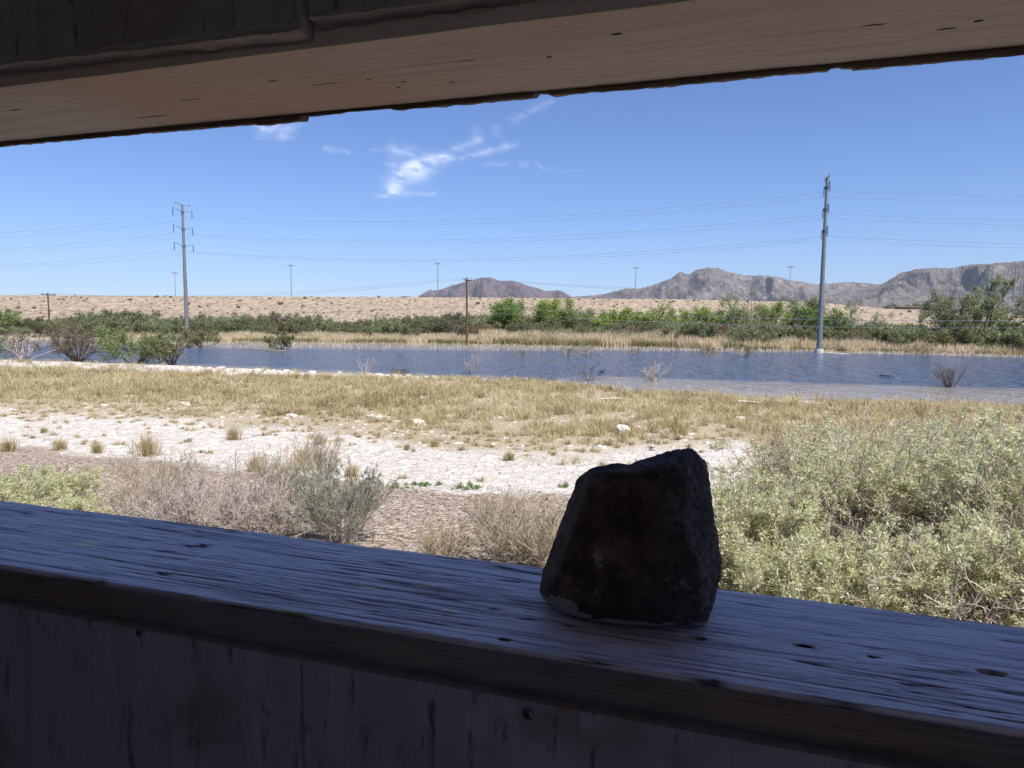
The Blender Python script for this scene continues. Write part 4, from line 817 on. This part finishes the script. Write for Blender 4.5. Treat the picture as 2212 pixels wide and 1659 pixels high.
# sill board, its front edge slightly rounded
_lat = np.random.default_rng(5).random((8, 256, 256))
def vnoise(x, y, k=0):
    xi = np.floor(x).astype(int); yi = np.floor(y).astype(int); fx = x-xi; fy = y-yi; fx = fx*fx*(3-2*fx); fy = fy*fy*(3-2*fy); L = _lat[k % 8]
    a = L[xi & 255, yi & 255]; b_ = L[(xi+1) & 255, yi & 255]; c = L[xi & 255, (yi+1) & 255]; d = L[(xi+1) & 255, (yi+1) & 255]
    return (a*(1-fx)+b_*fx)*(1-fy)+(c*(1-fx)+d*fx)*fy
def fb(x, y, k=0, o=4):
    r = 0; a = .5
    for q in range(o): r = r+a*(vnoise(x*2**q+17.3*q, y*2**q+5.1*q, k+q)-.5)*2; a *= .5
    return r
def sill_board():
    us = np.concatenate([np.linspace(UL, -1.16, 30), np.linspace(-1.155, .42, 560), np.linspace(.425, UR, 24)])
    ws = np.concatenate([[.5412], np.linspace(.5422, .7322, 236), [.733]]); U_, W_ = np.meshgrid(us, ws, indexing='ij')
    kn = onz(640, 1160, ZS); k2 = onz(1340, 1500, ZS); w_ = W_+.004*fb(U_*3, W_*9, 1)
    for q in (kn, k2): dd = np.hypot((U_-q[0])/.05, (W_-q[1])/.014); w_ = w_+.010*np.sign(W_-q[1])*np.exp(-dd**2)
    g1 = fb(U_*5, w_*150, 2, 3); g2 = fb(U_*13, w_*330, 3, 2); n = fb(U_*2.2, w_*75, 4, 3); ck = np.exp(-(n/.020)**2)*np.clip(fb(U_*2.5, W_*22, 5)*5+.4, 0, 1)
    n3 = fb(U_*4, w_*140+40, 6, 2); ck2 = np.exp(-(n3/.035)**2)*np.clip(fb(U_*6+9, W_*40, 0)*5+.1, 0, 1)
    pore = np.clip(fb(U_*60, w_*420, 1, 2)*3-.9, 0, 1)
    dep = .00040*(.7*g1+1.3*g2)-.0013*ck-.0007*ck2-.0004*pore
    for (u, w, ru, rw, kind) in marks():
        dd = ((U_-u)/ru)**2+((W_-w)/rw)**2+1.2*fb(U_*90, W_*120, 3)
        if kind == 'h': dep -= .004*(dd < .8)
        if kind == 'p': dep += .0004*(dd < .8)
    edge = np.clip((W_-.728)/.005, 0, 1)*np.clip(fb(U_*9, 0*U_, 2)*1.5+.2, 0, 1)*.0014+np.clip((.5435-W_)/.0023, 0, 1)*(.002+.0016*np.abs(fb(U_*11, 0*U_, 4)))
    Z = HUTZ+ZS-.0057*(U_+.235)+np.minimum(dep-.0005, .0002)-edge; groove = np.clip(ck*1.1+.8*ck2+.5*pore+np.clip(-(.7*g1+1.5*g2)*.9-.16, 0, .55), 0, 1)
    W2 = W_.copy(); W2[:, -1] += .0018*fb(us*14, us*0, 1)+.0006*fb(us*90, us*0, 2); W2[:, 0] += .0006*fb(us*30, us*0, 6)
    nu, nw = U_.shape; V = np.stack([U_, W2, Z], -1).reshape(-1, 3); i = np.arange(nu*nw).reshape(nu, nw); F = np.stack([i[:-1, :-1], i[1:, :-1], i[1:, 1:], i[:-1, 1:]], -1).reshape(-1, 4)
    b0 = len(V); fr = np.stack([us, W2[:, 0]+.0003, 0*us-.0057*(us+.235)+HUTZ+ZS-.034], 1); bk = np.stack([us, W2[:, -1], 0*us-.0057*(us+.235)+HUTZ+ZS-.038], 1); V = np.concatenate([V, fr, bk]); f = b0+np.arange(nu); k = f+nu; t0 = i[:, 0]; t1 = i[:, -1]
    F = np.concatenate([F, np.stack([t0[:-1], f[:-1], f[1:], t0[1:]], 1), np.stack([t1[:-1], t1[1:], k[1:], k[:-1]], 1), np.stack([f[:-1], k[:-1], k[1:], f[1:]], 1)])
    o = qmesh('sill_board', V, F, sillm, hut, attrs=dict(groove=np.concatenate([groove.ravel(), np.full(2*nu, .6)])))
sill_board()
bar('sill_trim', UL, UR, [(.5385, ZS-.036), (.5385, ZS-.0045), (.5402, ZS-.0045), (.5402, ZS-.036)], sillf, 300, [(.0004, .0008), (.0004, .0010), (0, .0008), (0, .0004)], steps=lambda u, j: -.0057*(u+.235))
bar('header_beam', UL, UR, [(.544, ZL), (.544, ZL+.16), (.7325, ZL+.16), (.7325, ZL+.0070)], headm, 200, [(.0006, .0006), (0, 0), (0, 0), (.0004, .0006)])
def jag(u, j):
    if j in (0, 3):
        v = .0025 if (-.55 < u < -.38) else 0
        if -.56 < u < -.50: v = -.0025
        if -.215 < u < -.20: v = .003
        if .07 < u < .09: v = .002
        return v - .0015*(u > .08)
    return 0
SB = .2222
bar('siding_board', UL, UR, [(.7345, .2262), (.7345, .77), (.752, .77), (.752, .2302)], roughm, 1500, [(.0012, .0012), (0, 0), (0, 0), (.0012, .0014)], steps=jag)
bar('siding_board', UL, UR, [(.7345, -1.65), (.7345, ZS-.05), (.752, ZS-.05), (.752, -1.65)], dark, 40)
bar('stud_rail', UL, UR, [(.56, ZS-.09), (.56, ZS-.040), (.732, ZS-.040), (.732, ZS-.09)], dark, 4)
# upper plywood panels, lip = worn lower edge
LH = lambda u, z0, z1: z0+(z1-z0)*(u+.72)/.37
def upper(u0, u1, zb, lab):
    f = lambda u, j: (LH(u, 0, zb[1]-zb[0]) if j in (0, 3) else 0)
    n = 300; o = bar('wall_panel', u0, u1, [(.526, zb[0]+.003), (.526, .95), (.543, .95), (.543, zb[0])], ply2, n, [(.0006, .0012), (0, 0), (0, 0), (.001, .0012)], steps=f)
    bar('worn_edge', u0, u1-.0015, [(.5255, zb[0]), (.5255, zb[0]+.003), (.5435, zb[0]+.001), (.5435, zb[0]-.0025)], lipm, 900, [(.0010, .0014), (.0005, .0012), (0, 0), (.0012, .0015)], steps=f, parent=o)
upper(UL, -.3525, (.2385, .2325), None)
upper(-.346, UR, (.2405, .2405), None)
# lower plywood panels
bar('wall_panel', UL, -.3680, [(.524, -1.65), (.524, ZS-.0345), (.540, ZS-.0345), (.540, -1.65)], ply1, 60, [(.0003, 0), (.0006, .0008), (0, 0), (0, 0)], steps=lambda u, j: -.0057*(u+.235)*(j in (1, 2)))
bar('wall_panel', -.3655, UR, [(.524, -1.65), (.524, ZS-.0345), (.540, ZS-.0345), (.540, -1.65)], ply1, 60, [(.0003, 0), (.0006, .0008), (0, 0), (0, 0)], steps=lambda u, j: -.0057*(u+.235)*(j in (1, 2)))
def boxp(name, a, b_, mat):
    (x0, y0, z0), (x1, y1, z1) = a, b_; V = [(x, y, z+HUTZ) for x in (x0, x1) for y in (y0, y1) for z in (z0, z1)]
    return qmesh(name, V, [(0, 1, 3, 2), (4, 6, 7, 5), (0, 4, 5, 1), (2, 3, 7, 6), (0, 2, 6, 4), (1, 5, 7, 3)], mat, hut)
bar('seam_light_block', -.41, -.32, [(.545, -1.65), (.545, ZS-.095), (.60, ZS-.095), (.60, -1.65)], plain('seam_shade', (.05, .045, .04), .9), 3)  # unseen backing added to keep light out of the panel seam, coloured dark
boxp('floor', (UL-.05, WB, -1.75), (UR+.05, .75, -1.66), dark)
boxp('roof', (UL-.25, WB-.3, .955), (UR+.25, 1.05, 1.0), dark)
boxp('side_wall', (UL-.06, WB, -1.655), (UL-.003, .733, .953), dark); boxp('side_wall', (UR+.003, WB, -1.655), (UR+.06, .733, .953), dark)
boxp('back_wall', (UL-.06, WB-.05, -1.655), (UR-.9, WB-.003, .953), dark)
for u in (UL+.1, UR-.1):
    for w in (WB+.1, .6): boxp('post', (u-.05, w-.05, -2.4), (u+.05, w+.05, -1.751), dark)
# screws
scm = plain('screw_metal', (.18, .17, .18), .45, .3, 300, metal=.6)
def screw(x, y, r):
    q = onw(x, y, .5235); V = []; F = []; n = 20
    rings = [(r, 0), (r*.96, -.0009), (r*.8, -.0016)]
    for rr, dw in rings:
        for k in range(n): a = k*2*math.pi/n; V.append((q[0]+rr*math.cos(a), .5235+dw, HUTZ+q[2]+rr*math.sin(a)))
    for i in range(2):
        for k in range(n): F.append((i*n+k, i*n+(k+1) % n, (i+1)*n+(k+1) % n, (i+1)*n+k))
    base = len(V); V.append((q[0], .5235-.0018, HUTZ+q[2]))
    for k in range(0, n, 2): F.append((2*n+k, 2*n+(k+1) % n, 2*n+(k+2) % n, base))
    o = qmesh('screw', V, F, scm, hut)
    for du, dz in ((r*.55, r*.13), (r*.13, r*.55)):
        V = [(q[0]+a*du, .5235-.0021-(.0001 if du > dz else 0), HUTZ+q[2]+c*dz) for a, c in ((-1, -1), (1, -1), (1, 1), (-1, 1))]; qmesh('slot', V, [(0, 1, 2, 3)], plain('screw_slot', (.01, .01, .01)), o)
screw(1141, 1543, .0052); screw(302, 1366, .0042)

# ------------------------------------------------------------------ rock on the sill
def rock():
    cp = lambda x, y, w: Vector(onw(1106+.2933*x, 929+.2933*y, w))
    A = [cp(*p) for p in [(200, 1170, .64), (235, 1010, .645), (300, 850, .65), (370, 640, .65), (430, 480, .655), (465, 370, .655), (500, 320, .655), (590, 275, .66), (720, 238, .66), (765, 236, .665), (840, 262, .665),
          (1420, 420, .66), (1465, 560, .655), (1500, 640, .65), (1530, 800, .65), (1540, 1000, .65), (1520, 1150, .65), (1480, 1260, .65), (1440, 1390, .645), (240, 1310, .64), (205, 1210, .64), (330, 1390, .625),
          (1250, 1425, .62), (1000, 1440, .614), (700, 1450, .612), (500, 1432, .614), (300, 1150, .612), (420, 800, .618), (560, 420, .632), (700, 300, .64), (900, 310, .637), (1120, 420, .628), (1180, 600, .618), (1380, 960, .614), (1400, 1300, .617), (900, 1000, .604), (600, 1200, .605), (500, 1330, .606)]]
    B = [cp(*p) for p in [(840, 300, .665), (832, 262, .66), (960, 203, .675), (1100, 168, .68), (1290, 118, .68), (1335, 126, .675), (1388, 190, .665), (1420, 300, .66), (1462, 430, .66), (1485, 560, .655), (1080, 268, .638), (1190, 235, .640), (940, 292, .64), (1300, 700, .63), (1240, 330, .634),
          (1000, 900, .62), (1450, 1000, .64)]]
    back = [(-.17, .70, ZS+.02), (-.02, .705, ZS+.02), (-.155, .70, ZS), (-.03, .70, ZS), (-.14, .70, -.17), (-.04, .705, -.15), (-.16, .63, ZS), (-.02, .64, ZS)]
    A += [Vector(q) for q in back]; B += [Vector(q) for q in [(-.06, .70, -.14), (-.03, .705, -.14), (-.03, .70, -.2), (-.07, .70, -.2)]]
    bm = bmesh.new()
    for pts in (A, B):
        b2 = bmesh.new()
        for p in pts: b2.verts.new((p.x, p.y, max(p.z, ZS+.0015)))
        r = bmesh.ops.convex_hull(b2, input=b2.verts); bmesh.ops.delete(b2, geom=[v for v in b2.verts if not v.link_faces], context='VERTS')
        me = bpy.data.meshes.new('t'); b2.to_mesh(me); b2.free(); bm.from_mesh(me)
    me = bpy.data.meshes.new('rock'); bm.to_mesh(me); bm.free(); o = bpy.data.objects.new('rock', me); C.objects.link(o)
    rm = o.modifiers.new('r', 'REMESH'); rm.mode = 'VOXEL'; rm.voxel_size = .0014
    sm = o.modifiers.new('s', 'SMOOTH'); sm.iterations = 4; sm.factor = .5
    dg = bpy.context.evaluated_depsgraph_get(); m2 = bpy.data.meshes.new_from_object(o.evaluated_get(dg)); o.modifiers.clear(); o.data = m2; m2.name = 'rock'
    n = len(m2.vertices); co = np.zeros(n*3, np.float32); m2.vertices.foreach_get('co', co); co = co.reshape(-1, 3); no = np.array([v.normal[:] for v in m2.vertices]); pale = np.zeros(n); sd_ = np.zeros(n)
    pB = cp(370, 1300, .61); pC = cp(630, 930, .605); tB = cp(600, 1180, .61)
    for i in range(n):
        p = Vector(co[i]); q = p*38; right = min(1, max(0, (p.x-(-.062-.32*(p.z+.12)*-1*.0+.0)+.02)/.02)) if p.x > -.08 else 0
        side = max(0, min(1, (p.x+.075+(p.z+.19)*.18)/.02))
        d = mn.fractal(q, .8, 2.1, 6)*.0016 + mn.fractal(p*110+Vector((5, 3, 1)), .7, 2.1, 5)*.0007*(1+1.6*side)
        d += side*(mn.ridged_multi_fractal(p*45, .9, 2.1, 4, 1, 2)-1)*.0011
        pit = mn.voronoi(p*150)[0][0]; d -= max(0, .22-pit)*.004*(.5+side)
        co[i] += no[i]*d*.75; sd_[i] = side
        e = ((p.x-pB.x)/.0145)**2+((p.z-pB.z)/.0085)**2+mn.fractal(p*90, .8, 2, 4)*.9
        v = 1 if e < 1 else 0
        rim = (p.z-ZS)-.0065-.0035*mn.fractal(Vector((p.x*45, 0, 7)), .8, 2, 4)-(.004 if p.x < -.12 else 0)
        if rim < 0: v = 1
        e2 = ((p.x-pC.x)/.004)**2+((p.z-pC.z)/.010)**2+mn.fractal(p*180, .8, 2, 3)*1.4
        if e2 < .7: v = max(v, .7)
        if mn.noise(p*120+Vector((9, 9, 9))) > .52 and p.z < ZS+.05 and p.y < .62: v = max(v, .35)
        pale[i] = v
    co[:, 2] = np.maximum(co[:, 2], ZS+.0006); co[:, 2] += HUTZ
    # own origin at the rock's base
    ctr = np.array([-.088, .65, HUTZ+ZS]); co -= ctr.astype(np.float32)
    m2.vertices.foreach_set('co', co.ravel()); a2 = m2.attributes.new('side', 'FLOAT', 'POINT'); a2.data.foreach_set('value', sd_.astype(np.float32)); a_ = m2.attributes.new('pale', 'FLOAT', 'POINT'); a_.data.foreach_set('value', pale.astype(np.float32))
    m2.polygons.foreach_set('use_smooth', np.ones(len(m2.polygons), bool)); m2.update()
    b = NB('basalt'); n1 = b.noise(28, det=6, rough=.7); n2 = b.noise(160, det=6, rough=.75); n3 = b.noise(9, det=3)
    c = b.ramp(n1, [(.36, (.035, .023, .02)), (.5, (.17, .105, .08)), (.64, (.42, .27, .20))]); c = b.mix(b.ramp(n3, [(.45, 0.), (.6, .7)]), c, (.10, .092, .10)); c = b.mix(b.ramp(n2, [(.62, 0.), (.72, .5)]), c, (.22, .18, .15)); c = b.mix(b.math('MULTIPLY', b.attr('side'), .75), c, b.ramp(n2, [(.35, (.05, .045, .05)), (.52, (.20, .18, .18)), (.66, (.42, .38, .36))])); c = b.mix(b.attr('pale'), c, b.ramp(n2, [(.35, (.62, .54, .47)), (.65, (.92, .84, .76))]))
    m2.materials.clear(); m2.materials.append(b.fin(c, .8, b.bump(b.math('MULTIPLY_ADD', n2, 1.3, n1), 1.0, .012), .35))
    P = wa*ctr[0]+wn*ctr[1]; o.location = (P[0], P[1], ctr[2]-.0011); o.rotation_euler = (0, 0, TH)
    tag(o, 'dark basalt rock with pale crust at its base standing on the sill', 'rock')
rock()

# ------------------------------------------------------------------ haze
if HAZE:
    me = bpy.data.meshes.new('haze'); V = [(x, y, z) for x in (-16500, 16500) for y in (-3000, 16500) for z in (-3.0, 1150)]
    me.from_pydata(V, [], [(0, 1, 3, 2), (4, 6, 7, 5), (0, 4, 5, 1), (2, 3, 7, 6), (0, 2, 6, 4), (1, 5, 7, 3)]); me.update()
    m = bpy.data.materials.new('haze_air'); m.use_nodes = True; t = m.node_tree; t.nodes.clear(); oo = t.nodes.new('ShaderNodeOutputMaterial'); pv = t.nodes.new('ShaderNodeVolumePrincipled')
    pv.inputs['Color'].default_value = (.72, .82, 1, 1); pv.inputs['Density'].default_value = HAZE; t.links.new(pv.outputs[0], oo.inputs['Volume']); me.materials.append(m)
    o = bpy.data.objects.new('haze', me); C.objects.link(o); tag(o, 'thin blue haze over the desert valley', 'haze', kind='stuff')
